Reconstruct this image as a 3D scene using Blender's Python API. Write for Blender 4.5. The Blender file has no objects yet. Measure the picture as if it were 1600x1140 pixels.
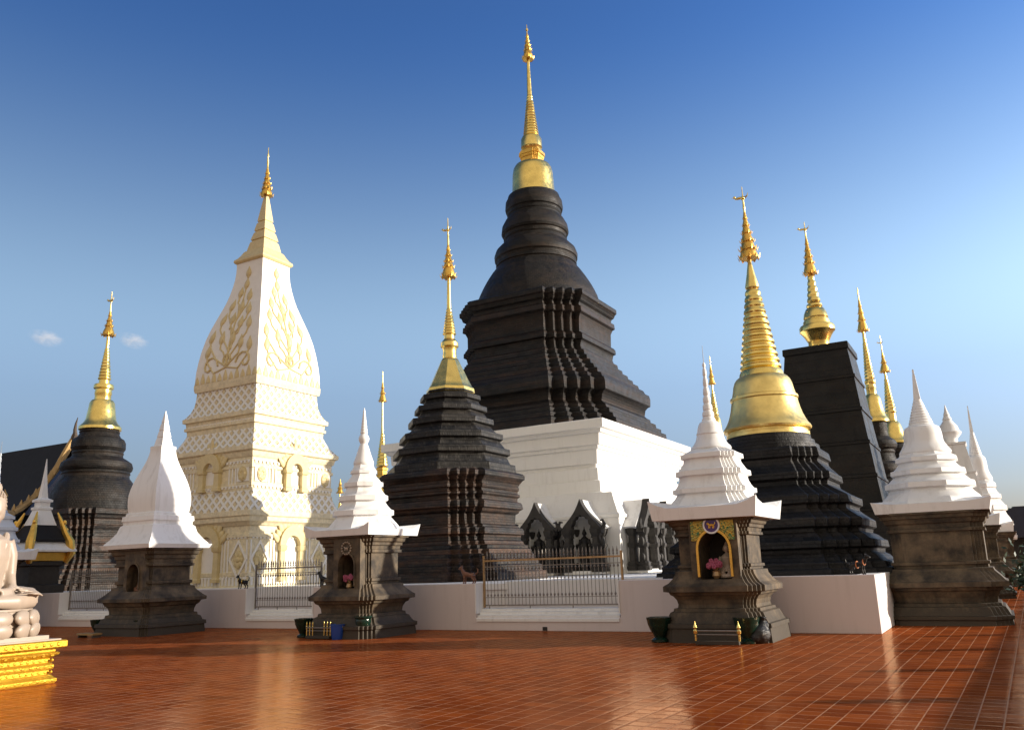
import bpy, bmesh, math, random
from mathutils import Vector, Matrix
random.seed(7)
R = math.radians
scene = bpy.context.scene
COL = scene.collection

# ------------------------------------------------------------------ camera
EYE = 1.55
TILT, ROLL = R(13.75), R(1.83)
cam_data = bpy.data.cameras.new('camera')
cam_data.sensor_width = 36.0
cam_data.lens = 36.0 * 1300.0 / 1600.0
cam_data.clip_start, cam_data.clip_end = 0.1, 6000
cam = bpy.data.objects.new('camera', cam_data)
COL.objects.link(cam)
_u0 = Vector((0, -math.sin(TILT), math.cos(TILT)))
_f = Vector((0, math.cos(TILT), math.sin(TILT)))
_r = Vector((math.cos(ROLL), 0, 0)) - _u0 * math.sin(ROLL)
_u = Vector((math.sin(ROLL), 0, 0)) + _u0 * math.cos(ROLL)
cam.matrix_world = Matrix(((_r.x, _u.x, -_f.x, 0), (_r.y, _u.y, -_f.y, 0), (_r.z, _u.z, -_f.z, EYE), (0, 0, 0, 1)))
scene.camera = cam

# ------------------------------------------------------------------ sky and sun
SUN_AZ, SUN_EL = R(96.5), R(13)          # azimuth clockwise from +Y
world = bpy.data.worlds.new('World'); scene.world = world
world.use_nodes = True
wn = world.node_tree
bg = wn.nodes['Background']
sky = wn.nodes.new('ShaderNodeTexSky')
sky.sky_type = 'NISHITA'; sky.sun_disc = False
sky.sun_elevation = SUN_EL; sky.sun_rotation = SUN_AZ
sky.altitude = 300; sky.air_density = 1.0; sky.dust_density = 0.6; sky.ozone_density = 3.0
# hazy band near the horizon, deeper blue above it and away from the sun
wtc = wn.nodes.new('ShaderNodeTexCoord'); wsep = wn.nodes.new('ShaderNodeSeparateXYZ')
wn.links.new(wtc.outputs['Generated'], wsep.inputs[0])
wr = wn.nodes.new('ShaderNodeValToRGB'); wr.color_ramp.interpolation = 'B_SPLINE'
for k_, (p_, c_) in enumerate(((0, (.5, .40, .46)), (.07, (.58, .475, .52)), (.2, (1.35, 1.12, 1.1)), (.29, (2.0, 1.62, 1.36)), (.4, (1.5, 1.32, 1.24)), (.52, (.66, .86, 1.14)), (.63, (.38, .66, 1.1)), (.85, (1.0, .95, .9)))):  # topmost stop warms the unseen zenith, to take blue out of the shade
    e_ = wr.color_ramp.elements[k_] if k_ < 2 else wr.color_ramp.elements.new(p_)
    e_.position = p_; e_.color = (c_[0] / 2, c_[1] / 2, c_[2] / 2, 1)
wn.links.new(wsep.outputs[2], wr.inputs[0])
wdot = wn.nodes.new('ShaderNodeVectorMath'); wdot.operation = 'DOT_PRODUCT'
wdot.inputs[1].default_value = (math.sin(SUN_AZ), math.cos(SUN_AZ), 0)
wn.links.new(wtc.outputs['Generated'], wdot.inputs[0])
wmr = wn.nodes.new('ShaderNodeMapRange'); wmr.inputs[1].default_value = -.7; wmr.inputs[2].default_value = .5
wmr.inputs[3].default_value = 2 * .60; wmr.inputs[4].default_value = 2 * 1.22
wn.links.new(wdot.outputs['Value'], wmr.inputs[0])
def wmul(a_, b_):
    n_ = wn.nodes.new('ShaderNodeVectorMath'); n_.operation = 'MULTIPLY'
    wn.links.new(a_, n_.inputs[0]); wn.links.new(b_, n_.inputs[1]); return n_.outputs[0]
# added warm glow over the unseen sky behind the viewer, to fill the shade
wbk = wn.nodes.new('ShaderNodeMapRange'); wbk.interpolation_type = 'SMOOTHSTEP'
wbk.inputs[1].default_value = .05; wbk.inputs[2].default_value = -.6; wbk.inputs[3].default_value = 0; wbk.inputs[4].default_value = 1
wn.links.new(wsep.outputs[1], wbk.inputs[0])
wfill = wn.nodes.new('ShaderNodeMix'); wfill.data_type = 'RGBA'
wfill.inputs[7].default_value = (3.5, 3.05, 2.5, 1)
wn.links.new(wbk.outputs[0], wfill.inputs[0])
wn.links.new(wmul(wmul(sky.outputs['Color'], wr.outputs[0]), wmr.outputs[0]), wfill.inputs[6])
wn.links.new(wfill.outputs[2], bg.inputs['Color'])
bg.inputs['Strength'].default_value = 0.15
sd = bpy.data.lights.new('sun', 'SUN'); sd.energy = 5.0; sd.angle = R(0.5); sd.color = (1.0, 0.90, 0.76)
sun = bpy.data.objects.new('sun', sd); COL.objects.link(sun)
_sdir = Vector((math.sin(SUN_AZ) * math.cos(SUN_EL), math.cos(SUN_AZ) * math.cos(SUN_EL), math.sin(SUN_EL)))
sun.rotation_euler = (-_sdir).to_track_quat('-Z', 'Y').to_euler()
sun.location = (40, -5, 30)
scene.view_settings.view_transform = 'Standard'
scene.view_settings.look = 'None'
scene.view_settings.exposure = 0.5
scene.view_settings.gamma = 1.0
scene.cycles.max_bounces = 8; scene.cycles.volume_bounces = 6
scene.cycles.use_denoising = True

# ------------------------------------------------------------------ precinct axes
# local +x faces the sun (out of the right-hand faces), local +y runs away from the viewer
AXIS = R(-29.5)
EX = Vector((math.cos(AXIS), math.sin(AXIS), 0)); EY = Vector((-EX.y, EX.x, 0))
CORNER = Vector((7.5, 18.16, 0))       # outer corner of the enclosing wall
def P(u, v, z=0):                       # precinct coordinates measured from that corner
    return CORNER + EX * u + EY * v + Vector((0, 0, z))

# ------------------------------------------------------------------ helpers
def link(o): COL.objects.link(o); return o
def tag(o, label, cat, group=None, kind=None):
    o['label'] = label; o['category'] = cat
    if group: o['group'] = group
    if kind: o['kind'] = kind
    return o
def thing(name, label, cat, loc=(0, 0, 0), rz=AXIS, group=None):
    o = link(bpy.data.objects.new(name, None)); o.empty_display_size = 0.3
    o.location = loc; o.rotation_euler = (0, 0, rz)
    return tag(o, label, cat, group)
def copy_tree(o, parent=None):
    c = o.copy(); COL.objects.link(c); c.parent = parent
    for ch in [x for x in bpy.data.objects if x.parent == o]: copy_tree(ch, c)
    return c

class MB:
    def __init__(s): s.v = []; s.f = []
    def add(s, vs, fs, M=None):
        n = len(s.v)
        s.v += [tuple(M @ Vector(v)) if M else tuple(v) for v in vs]
        s.f += [tuple(i + n for i in f) for f in fs]
        return s
    def box(s, c, d, M=None):
        x, y, z = c; a, b, h = d[0] / 2, d[1] / 2, d[2] / 2
        vs = [(x + i * a, y + j * b, z + k * h) for k in (-1, 1) for j in (-1, 1) for i in (-1, 1)]
        return s.add(vs, [(0, 2, 3, 1), (4, 5, 7, 6), (0, 1, 5, 4), (2, 6, 7, 3), (0, 4, 6, 2), (1, 3, 7, 5)], M)
    def loft(s, pts, prof, M=None, cap=True):
        n = len(pts); vs = []; fs = []
        for r, z in prof:
            vs += [(p[0] * r, p[1] * r, z) for p in pts]
        for k in range(len(prof) - 1):
            for i in range(n):
                j = (i + 1) % n
                fs.append((k * n + i, k * n + j, (k + 1) * n + j, (k + 1) * n + i))
        if cap:
            fs.append(tuple(range(n - 1, -1, -1)))
            fs.append(tuple((len(prof) - 1) * n + i for i in range(n)))
        return s.add(vs, fs, M)
    def lathe(s, prof, n=24, M=None):
        return s.loft([(math.cos(2 * math.pi * i / n), math.sin(2 * math.pi * i / n)) for i in range(n)], prof, M)
    def ball(s, c, r, n=14, M=None):
        rr = r if isinstance(r, (tuple, list)) else (r, r, r)
        m = max(6, n // 2)
        pr = [(max(.02, math.sin(math.pi * k / m)), -math.cos(math.pi * k / m)) for k in range(m + 1)]
        T = Matrix.Translation(c) @ Matrix.Diagonal((rr[0], rr[1], rr[2], 1))
        return s.lathe(pr, n, (M @ T) if M else T)
    def tube(s, pts, rad, n=8, M=None):
        pts = [Vector(p) for p in pts]; N = len(pts)
        rad = rad if isinstance(rad, (list, tuple)) else [rad] * N
        vs = []; fs = []; ref = None
        for i, p in enumerate(pts):
            t = (pts[min(i + 1, N - 1)] - pts[max(i - 1, 0)]).normalized()
            if ref is None: ref = Vector((0, 0, 1)) if abs(t.z) < .9 else Vector((1, 0, 0))
            a = t.cross(ref).normalized(); b = t.cross(a).normalized(); ref = -b if (-b).length else ref
            ref = a.cross(t)
            for k in range(n):
                th = 2 * math.pi * k / n
                vs.append(tuple(p + (a * math.cos(th) + b * math.sin(th)) * rad[i]))
        for i in range(N - 1):
            for k in range(n):
                j = (k + 1) % n
                fs.append((i * n + k, i * n + j, (i + 1) * n + j, (i + 1) * n + k))
        fs.append(tuple(range(n - 1, -1, -1))); fs.append(tuple((N - 1) * n + k for k in range(n)))
        return s.add(vs, fs, M)
    def prism(s, poly, y0, y1, M=None):       # outline in x,z extruded along y
        n = len(poly)
        vs = [(x, y0, z) for x, z in poly] + [(x, y1, z) for x, z in poly]
        fs = [tuple(range(n)), tuple(range(2 * n - 1, n - 1, -1))]
        fs += [(i, i + n, (i + 1) % n + n, (i + 1) % n) for i in range(n)]
        return s.add(vs, fs, M)
    def strip(s, outer, inner, y0, y1, M=None):  # frame between two open outlines, extruded along y
        n = len(outer)
        vs = [(x, y0, z) for x, z in outer] + [(x, y0, z) for x, z in inner] + [(x, y1, z) for x, z in outer] + [(x, y1, z) for x, z in inner]
        fs = []
        for i in range(n - 1):
            fs += [(i, i + 1, n + i + 1, n + i), (2 * n + i + 1, 2 * n + i, 3 * n + i, 3 * n + i + 1),
                   (i + 1, i, 2 * n + i, 2 * n + i + 1), (n + i, n + i + 1, 3 * n + i + 1, 3 * n + i)]
        fs += [(0, n, 3 * n, 2 * n), (n - 1, 3 * n - 1, 4 * n - 1, 2 * n - 1)]
        return s.add(vs, fs, M)
    def mesh(s, name):
        me = bpy.data.meshes.new(name); me.from_pydata(s.v, [], s.f)
        bm = bmesh.new(); bm.from_mesh(me); bmesh.ops.recalc_face_normals(bm, faces=bm.faces); bm.to_mesh(me); bm.free()
        return me
    def build(s, name, mat, parent=None, smooth=30, bevel=0):
        me = s.mesh(name); me.materials.append(mat)
        o = link(bpy.data.objects.new(name, me)); o.parent = parent
        if smooth:
            for p in me.polygons: p.use_smooth = True
            me.set_sharp_from_angle(angle=R(smooth))
        if bevel:
            b = o.modifiers.new('bevel', 'BEVEL'); b.width = bevel; b.segments = 2; b.limit_method = 'ANGLE'; b.angle_limit = R(40)
        return o
    def fused(s, name, mat, parent=None, voxel=.03, smooth=4):
        o = s.build(name, mat, parent, smooth=0)
        m = o.modifiers.new('remesh', 'REMESH'); m.mode = 'VOXEL'; m.voxel_size = voxel; m.use_smooth_shade = True
        k = o.modifiers.new('smooth', 'SMOOTH'); k.iterations = smooth; k.factor = .5
        return bake(o)
def bake(o):
    dg = bpy.context.evaluated_depsgraph_get(); dg.update()
    me = bpy.data.meshes.new_from_object(o.evaluated_get(dg)); me.name = o.name
    o.modifiers.clear(); o.data = me
    return o
def carve(o, cutter):
    c = cutter.build('cutter', o.data.materials[0], o.parent, smooth=0)
    m = o.modifiers.new('cut', 'BOOLEAN'); m.operation = 'DIFFERENCE'; m.object = c; m.solver = 'EXACT'
    bpy.context.view_layer.update()
    bake(o); bpy.data.objects.remove(c)
    return o

def plan(kind):
    if kind == 'circ': return [(math.cos(i * math.pi / 24), math.sin(i * math.pi / 24)) for i in range(48)]
    if kind == 'oct':
        k = 1 / math.cos(math.pi / 8)
        return [(k * math.cos((i + .5) * math.pi / 4), k * math.sin((i + .5) * math.pi / 4)) for i in range(8)]
    if kind == 'sq': return [(1, -1), (1, 1), (-1, 1), (-1, -1)]
    if kind == 'red3': q = [(1, .86), (.965, .86), (.965, .9), (.93, .9), (.93, .93), (.9, .93), (.9, .965), (.86, .965), (.86, 1)]
    elif kind == 'red2': q = [(1, .74), (.94, .74), (.94, .81), (.875, .81), (.875, .875), (.81, .875), (.81, .94), (.74, .94), (.74, 1)]
    else: q = [(1, .6), (.9, .6), (.9, .71), (.805, .71), (.805, .805), (.71, .805), (.71, .9), (.6, .9), (.6, 1)]
    out = []
    for c, s in ((1, 0), (0, 1), (-1, 0), (0, -1)):
        out += [(x * c - y * s, x * s + y * c) for x, y in q]
    return out

# ------------------------------------------------------------------ materials
def nmat(name):
    m = bpy.data.materials.new(name); m.use_nodes = True
    nt = m.node_tree; b = nt.nodes['Principled BSDF']
    return m, nt, b
def N(nt, t, **kw):
    n = nt.nodes.new(t)
    for k, v in kw.items():
        if k.startswith('i_'): n.inputs[k[2:].replace('_', ' ')].default_value = v
        else: setattr(n, k, v)
    return n
def math_(nt, op, a, b=None, c=None):
    n = nt.nodes.new('ShaderNodeMath'); n.operation = op
    for i, x in enumerate((a, b, c)):
        if x is None: continue
        if isinstance(x, (int, float)): n.inputs[i].default_value = x
        else: nt.links.new(x, n.inputs[i])
    return n.outputs[0]
def mixc(nt, fac, a, b, blend='MIX'):
    n = nt.nodes.new('ShaderNodeMix'); n.data_type = 'RGBA'; n.blend_type = blend
    for i, x in ((0, fac), (6, a), (7, b)):
        if isinstance(x, (int, float)): n.inputs[i].default_value = x
        elif isinstance(x, tuple): n.inputs[i].default_value = (*x, 1) if len(x) == 3 else x
        else: nt.links.new(x, n.inputs[i])
    return n.outputs[2]
def ramp(nt, fac, a, b, lo=0., hi=1.):
    n = nt.nodes.new('ShaderNodeMapRange'); nt.links.new(fac, n.inputs[0])
    n.inputs[1].default_value = lo; n.inputs[2].default_value = hi
    n.inputs[3].default_value = a; n.inputs[4].default_value = b
    return n.outputs[0]
def noise(nt, vec, scale, detail=5, rough=.6):
    n = N(nt, 'ShaderNodeTexNoise'); n.inputs['Scale'].default_value = scale
    n.inputs['Detail'].default_value = detail; n.inputs['Roughness'].default_value = rough
    nt.links.new(vec, n.inputs['Vector']); return n.outputs[0]
def stretch(nt, vec, s):
    m = N(nt, 'ShaderNodeMapping'); m.inputs['Scale'].default_value = s; nt.links.new(vec, m.inputs['Vector']); return m.outputs[0]
def bump(nt, b, h, strength=.4, dist=.02):
    n = N(nt, 'ShaderNodeBump'); n.inputs['Strength'].default_value = strength; n.inputs['Distance'].default_value = dist
    nt.links.new(h, n.inputs['Height']); nt.links.new(n.outputs[0], b.inputs['Normal'])

def plain(name, col, rough=.6, metal=0, var=.25, vs=6, bs=0.15, bd=.01):
    m, nt, b = nmat(name); tc = N(nt, 'ShaderNodeTexCoord').outputs['Object']
    f = noise(nt, tc, vs)
    lo = tuple(c * (1 - var) for c in col); hi = tuple(min(1, c * (1 + var * .6)) for c in col)
    nt.links.new(mixc(nt, ramp(nt, f, 0, 1, .3, .7), lo, hi), b.inputs['Base Color'])
    b.inputs['Roughness'].default_value = rough; b.inputs['Metallic'].default_value = metal
    bump(nt, b, noise(nt, tc, vs * 6), bs, bd)
    return m
def plaster(name, col, stain=(.42, .40, .36), amount=.35, rough=.55):
    m, nt, b = nmat(name); tc = N(nt, 'ShaderNodeTexCoord').outputs['Object']
    streak = noise(nt, stretch(nt, tc, (3.0, 3.0, .35)), 1.6, 6, .65)
    blot = noise(nt, tc, .7, 6, .6)
    f = math_(nt, 'MULTIPLY', ramp(nt, streak, 0, 1, .5, .78), ramp(nt, blot, .2, 1, .38, .62))
    f = math_(nt, 'MULTIPLY', f, amount)
    nt.links.new(mixc(nt, f, col, stain), b.inputs['Base Color'])
    b.inputs['Roughness'].default_value = rough
    bump(nt, b, noise(nt, tc, 9, 4), .12, .02)
    return m
def brick(name, dark, mid, warm, bw=.26, rh=.085, circ=False, warm_amt=.5, rough=.55, mort=(.003, .003, .003)):
    m, nt, b = nmat(name); tc = N(nt, 'ShaderNodeTexCoord').outputs['Object']
    s = N(nt, 'ShaderNodeSeparateXYZ'); nt.links.new(tc, s.inputs[0])
    if circ: u = math_(nt, 'MULTIPLY', math_(nt, 'ARCTAN2', s.outputs[1], s.outputs[0]), 3.0)
    else: u = math_(nt, 'ADD', s.outputs[0], s.outputs[1])
    c = N(nt, 'ShaderNodeCombineXYZ'); nt.links.new(u, c.inputs[0]); nt.links.new(s.outputs[2], c.inputs[1])
    t = N(nt, 'ShaderNodeTexBrick'); nt.links.new(c.outputs[0], t.inputs['Vector'])
    t.inputs['Scale'].default_value = 1; t.inputs['Brick Width'].default_value = bw; t.inputs['Row Height'].default_value = rh
    t.inputs['Mortar Size'].default_value = .013; t.inputs['Mortar Smooth'].default_value = .2; t.inputs['Bias'].default_value = -.2
    t.inputs['Color1'].default_value = (*dark, 1); t.inputs['Color2'].default_value = (*mid, 1); t.inputs['Mortar'].default_value = (*mort, 1)
    w1 = ramp(nt, noise(nt, stretch(nt, tc, (1, 1, 2.2)), .8, 7, .7), 0, 1, .46, .66)
    col = mixc(nt, math_(nt, 'MULTIPLY', w1, warm_amt), t.outputs['Color'], warm)
    row = math_(nt, 'FLOOR', math_(nt, 'DIVIDE', s.outputs[2], rh * 1.6))       # some courses are browner than others
    wr_ = N(nt, 'ShaderNodeTexWhiteNoise'); wr_.noise_dimensions = '1D'; nt.links.new(row, wr_.inputs['W'])
    rowf = math_(nt, 'MULTIPLY', ramp(nt, wr_.outputs['Value'], 0, 1, .45, .95), ramp(nt, noise(nt, stretch(nt, tc, (.5, .5, 2)), 1.3, 5), .1, 1, .35, .6))
    col = mixc(nt, math_(nt, 'MULTIPLY', rowf, .75), col, warm)
    pale = math_(nt, 'MULTIPLY', ramp(nt, noise(nt, stretch(nt, tc, (2.5, 2.5, .5)), 1.5, 7, .75), 0, .35, .56, .72), 1.0)
    col = mixc(nt, pale, col, tuple(min(.3, c * 2.2 + .02) for c in mid))       # lichen and lime streaks
    w2 = ramp(nt, noise(nt, tc, 5, 4), .45, 1.3, .3, .7)
    v = N(nt, 'ShaderNodeCombineColor')
    for i in range(3): nt.links.new(w2, v.inputs[i])
    nt.links.new(mixc(nt, 1.0, col, v.outputs[0], 'MULTIPLY'), b.inputs['Base Color'])
    b.inputs['Specular IOR Level'].default_value = .3
    nt.links.new(ramp(nt, noise(nt, tc, 2.5, 4), rough - .18, rough + .15, .3, .7), b.inputs['Roughness'])
    h = math_(nt, 'ADD', math_(nt, 'MULTIPLY', t.outputs['Fac'], -1.0), math_(nt, 'MULTIPLY', noise(nt, tc, 14, 4), .8))
    bump(nt, b, h, .9, .03)
    return m
def gold(name, col=(.86, .64, .20), rough=.25, bs=.16, scale=14, metal=.96):
    m, nt, b = nmat(name); tc = N(nt, 'ShaderNodeTexCoord').outputs['Object']
    f = noise(nt, tc, 2.4, 6, .65)
    nt.links.new(mixc(nt, ramp(nt, f, 0, 1, .35, .7), tuple(c * .82 for c in col), tuple(min(1, c * 1.1) for c in col)), b.inputs['Base Color'])
    b.inputs['Metallic'].default_value = metal
    nt.links.new(ramp(nt, noise(nt, tc, 5, 5), rough - .07, rough + .12, .3, .7), b.inputs['Roughness'])
    bump(nt, b, noise(nt, tc, scale, 4), bs, .015)
    return m
def lattice(name, white, pit, size=.34, k=1.0):
    m, nt, b = nmat(name); tc = N(nt, 'ShaderNodeTexCoord').outputs['Object']
    s = N(nt, 'ShaderNodeSeparateXYZ'); nt.links.new(tc, s.inputs[0])
    u = math_(nt, 'ADD', s.outputs[0], s.outputs[1]); z = math_(nt, 'MULTIPLY', s.outputs[2], k)
    a = math_(nt, 'PINGPONG', math_(nt, 'ADD', u, z), size / 2); c = math_(nt, 'PINGPONG', math_(nt, 'SUBTRACT', u, z), size / 2)
    d = math_(nt, 'MINIMUM', a, c)
    pitf = ramp(nt, d, 0, 1, size * .17, size * .24)
    nt.links.new(mixc(nt, pitf, white, pit), b.inputs['Base Color'])
    b.inputs['Roughness'].default_value = .5
    bump(nt, b, ramp(nt, d, 1, 0, size * .14, size * .28), .9, .05)
    return m
def stone(name, a, c, moss=(.04, .031, .02), low=.9):
    m, nt, b = nmat(name); tc = N(nt, 'ShaderNodeTexCoord').outputs['Object']
    s = N(nt, 'ShaderNodeSeparateXYZ'); nt.links.new(tc, s.inputs[0])
    col = mixc(nt, ramp(nt, noise(nt, tc, 2.2, 7, .65), 0, 1, .35, .65), a, c)
    st = noise(nt, stretch(nt, tc, (5, 5, .6)), 1.6, 6, .7)
    lowf = math_(nt, 'ADD', ramp(nt, s.outputs[2], .55, 0, .0, low), math_(nt, 'SUBTRACT', st, .42))
    col = mixc(nt, ramp(nt, lowf, 0, .92, .1, .42), col, moss)
    nt.links.new(col, b.inputs['Base Color']); b.inputs['Roughness'].default_value = .75
    bump(nt, b, math_(nt, 'ADD', noise(nt, tc, 30, 4), noise(nt, tc, 6, 5)), .35, .02)
    return m

M = {}
M['brick'] = brick('weathered_dark_brick', (0.0109, 0.0094, 0.0084), (0.0422, 0.0327, 0.0258), (0.0893, 0.0437, 0.0228), warm_amt=.55)
M['brick_round'] = brick('black_glazed_rings', (0.0066, 0.0060, 0.0057), (0.0186, 0.0159, 0.0135), (0.0360, 0.0240, 0.0156), bw=.2, rh=.11, circ=True, warm_amt=.6, rough=.6)
M['brick_oct'] = brick('grey_black_roof_courses', (0.0104, 0.0100, 0.0100), (0.0434, 0.0408, 0.0373), (0.0477, 0.0412, 0.0347), bw=.11, rh=.13, warm_amt=.4, rough=.55)
M['brick_black'] = brick('black_lacquered_brick', (0.0077, 0.0080, 0.0088), (0.0165, 0.0165, 0.0182), (0.0330, 0.0275, 0.0231), bw=.3, rh=.1, warm_amt=.35, rough=.58)
M['brick_dark'] = brick('charcoal_brick', (0.0055, 0.0050, 0.0047), (0.0187, 0.0154, 0.0127), (0.0440, 0.0234, 0.0138), warm_amt=.33, bw=.34, rh=.12)
M['tower'] = brick('black_panel_tower', (0.0030, 0.0031, 0.0033), (0.0050, 0.0050, 0.0050), (0.0138, 0.0085, 0.0050), bw=.85, rh=.48, warm_amt=.55, rough=.5)
M['gold'] = gold('gilded_copper')
M['gold_leaf'] = gold('gold_leaf_sheets', (.88, .67, .24), .36, .25, 8, .88)
M['gold_altar'] = gold('bright_gilt_carving', (.60, .36, .03), .4, .9, 34, .7)
M['gold_dark'] = gold('ornate_gold', (.78, .47, .10), .33, .5, 40)
M['white'] = plaster('white_limewash', (.80, .79, .76))
M['white_clean'] = plaster('white_roof_paint', (.82, .82, .81), amount=.7, rough=.5)
M['wall'] = plaster('pale_pink_white_paint', (.66, .595, .585), (.34, .28, .25), .3)
M['terrace'] = plaster('terrace_white', (.80, .79, .77), amount=.25)
M['cream'] = plain('cream_gold_stucco', (.77, .68, .46), .55, 0, .22, 7, .5, .03)
M['cream_white'] = plain('ivory_stucco', (.82, .80, .74), .5, 0, .06, 4, .1)
M['cream_relief'] = plain('pale_gold_relief', (.66, .54, .28), .5, 0, .12, 6, .2)
M['lattice'] = lattice('white_lattice_gold_pits', (.80, .78, .71), (.66, .54, .31), .40)
M['stone'] = stone('grey_brown_sandstone', (.026, .020, .014), (.155, .112, .066))
M['stone_dark'] = plain('dark_carved_stone', (0.0315, 0.0280, 0.0252), .7, 0, .4, 5, .4)
M['bronze'] = plain('black_bronze', (.016, .014, .013), .45, .3, .3, 5, .1)
M['dark_void'] = plain('near_black_plaster', (.03, .026, .022), .8)  # one near-black tone for niche backs, drain holes and hall wall
M['iron'] = plain('grey_brown_iron', (.26, .235, .21), .5, .4, .25, 9, .1)
M['brass'] = plain('tan_brass_rail', (.42, .27, .13), .4, .5, .25, 7, .1)
M['marble'] = plain('cream_marble', (0.3500, 0.2800, 0.2170), .42, 0, .08, 3, .06)
M['roof_dark'] = plain('near_black_roof_tiles', (.008, .008, .010), .85, 0, .4, 3, .3)
M['navy_roof'] = plain('dark_navy_roof_tiles', (.010, .014, .035), .5, 0, .3, 2, .3)
M['wood_gold'] = gold('worn_gold_bargeboard', (.42, .27, .11), .45, .6, 20, .6)
M['green'] = plain('green_glaze', (.005, .022, .014), .12, 0, .5, 12, .3)
M['blue'] = plain('blue_plastic', (.012, .06, .30), .35, 0, .1)
M['pink'] = plain('pink_petals', (.34, .07, .14), .6, 0, .4, 20)
M['leaf'] = plain('dark_leaves', (.028, .055, .018), .55, 0, .5, 8)
M['bark'] = plain('bark', (.08, .06, .045), .85)
M['bag'] = plain('black_plastic_bag', (.012, .012, .013), .22, 0, .3, 10, .6, .03)
M['purple'] = plain('purple_enamel', (.06, .02, .16), .3, 0, .1)
M['orange'] = plain('orange_cloth', (.50, .17, .06), .7, 0, .15)
M['terracotta'] = plain('brown_clay', (.20, .09, .05), .6)
M['shade_white'] = plaster('shade_tinted_white', (.56, .62, .70), amount=.2)  # white roof paint with bluish shade put into its colour

m, nt, b = nmat('mosaic_glass')
tc = N(nt, 'ShaderNodeTexCoord').outputs['Object']
v = N(nt, 'ShaderNodeTexVoronoi'); v.inputs['Scale'].default_value = 28; nt.links.new(tc, v.inputs['Vector'])
nt.links.new(mixc(nt, ramp(nt, noise(nt, v.outputs['Color'], 3), 0, 1, .4, .6), (.50, .34, .06), (.05, .16, .07)), b.inputs['Base Color'])
b.inputs['Metallic'].default_value = .6; b.inputs['Roughness'].default_value = .3
bump(nt, b, v.outputs['Distance'], .6, .02); M['mosaic'] = m

# glazed terracotta floor tiles, long joints running away from the viewer
m, nt, b = nmat('glazed_terracotta_tiles')
tc = N(nt, 'ShaderNodeTexCoord').outputs['Object']
mp = N(nt, 'ShaderNodeMapping'); mp.inputs['Rotation'].default_value = (0, 0, R(31)); nt.links.new(tc, mp.inputs['Vector'])
s = N(nt, 'ShaderNodeSeparateXYZ'); nt.links.new(mp.outputs[0], s.inputs[0])
T = .2342
fx = math_(nt, 'DIVIDE', s.outputs[0], T); fy = math_(nt, 'DIVIDE', s.outputs[1], T)
cx, cy = math_(nt, 'FLOOR', fx), math_(nt, 'FLOOR', fy)
gx, gy = math_(nt, 'FRACT', fx), math_(nt, 'FRACT', fy)
dx = math_(nt, 'PINGPONG', fx, .5); dy = math_(nt, 'PINGPONG', fy, .5)
jx = ramp(nt, dx, 1, 0, .018, .038); jy = ramp(nt, dy, 1, 0, .018, .038)
cc = N(nt, 'ShaderNodeCombineXYZ'); nt.links.new(cx, cc.inputs[0]); nt.links.new(cy, cc.inputs[1])
wnz = N(nt, 'ShaderNodeTexWhiteNoise'); wnz.noise_dimensions = '2D'; nt.links.new(cc.outputs[0], wnz.inputs['Vector'])
sc = N(nt, 'ShaderNodeSeparateColor'); nt.links.new(wnz.outputs['Color'], sc.inputs[0])
tile = mixc(nt, sc.outputs[0], (.21, .040, .009), (.34, .076, .016))
tile = mixc(nt, ramp(nt, noise(nt, tc, 1.3, 5), 0, .45, .4, .7), tile, (.14, .032, .009))
worn = ramp(nt, noise(nt, tc, 3.1, 5), .35, 1, .35, .65)
joint = math_(nt, 'MULTIPLY', math_(nt, 'MAXIMUM', jx, math_(nt, 'MULTIPLY', jy, .6)), worn)
dust = math_(nt, 'MULTIPLY', ramp(nt, noise(nt, tc, .55, 7, .7), 0, 1, .52, .72), .22)
tile = mixc(nt, dust, tile, (.36, .15, .07))
fcol = mixc(nt, joint, tile, (.46, .25, .14))
frough = math_(nt, 'ADD', ramp(nt, joint, .10, .5), ramp(nt, noise(nt, tc, .8, 6, .7), 0, .14, .42, .7))
nt.nodes.remove(b)
b = nt.nodes.new('ShaderNodeBsdfGlossy'); dfs = nt.nodes.new('ShaderNodeBsdfDiffuse'); mxs = nt.nodes.new('ShaderNodeMixShader')
b.inputs['Color'].default_value = (1.0, .68, .44, 1)
nt.links.new(fcol, dfs.inputs['Color']); nt.links.new(frough, b.inputs['Roughness'])
lw = N(nt, 'ShaderNodeLayerWeight'); lw.inputs['Blend'].default_value = .5
nt.links.new(math_(nt, 'MULTIPLY', ramp(nt, lw.outputs['Facing'], .05, .27, .2, .95), ramp(nt, joint, 1, .3)), mxs.inputs[0])
nt.links.new(dfs.outputs[0], mxs.inputs[1]); nt.links.new(b.outputs[0], mxs.inputs[2])
nt.links.new(mxs.outputs[0], nt.nodes['Material Output'].inputs['Surface'])
hh = math_(nt, 'ADD', math_(nt, 'MULTIPLY', math_(nt, 'SUBTRACT', sc.outputs[1], .5), math_(nt, 'MULTIPLY', gx, .55)),
           math_(nt, 'MULTIPLY', math_(nt, 'SUBTRACT', sc.outputs[2], .5), math_(nt, 'MULTIPLY', gy, 1.3)))
edge = math_(nt, 'MULTIPLY', ramp(nt, math_(nt, 'MINIMUM', dx, dy), 0, 1, .02, .13), .35)
wav = math_(nt, 'MULTIPLY', noise(nt, tc, 9, 3), .5)
bump(nt, b, math_(nt, 'ADD', math_(nt, 'ADD', hh, edge), wav), .32, .008); M['floor'] = m

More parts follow.
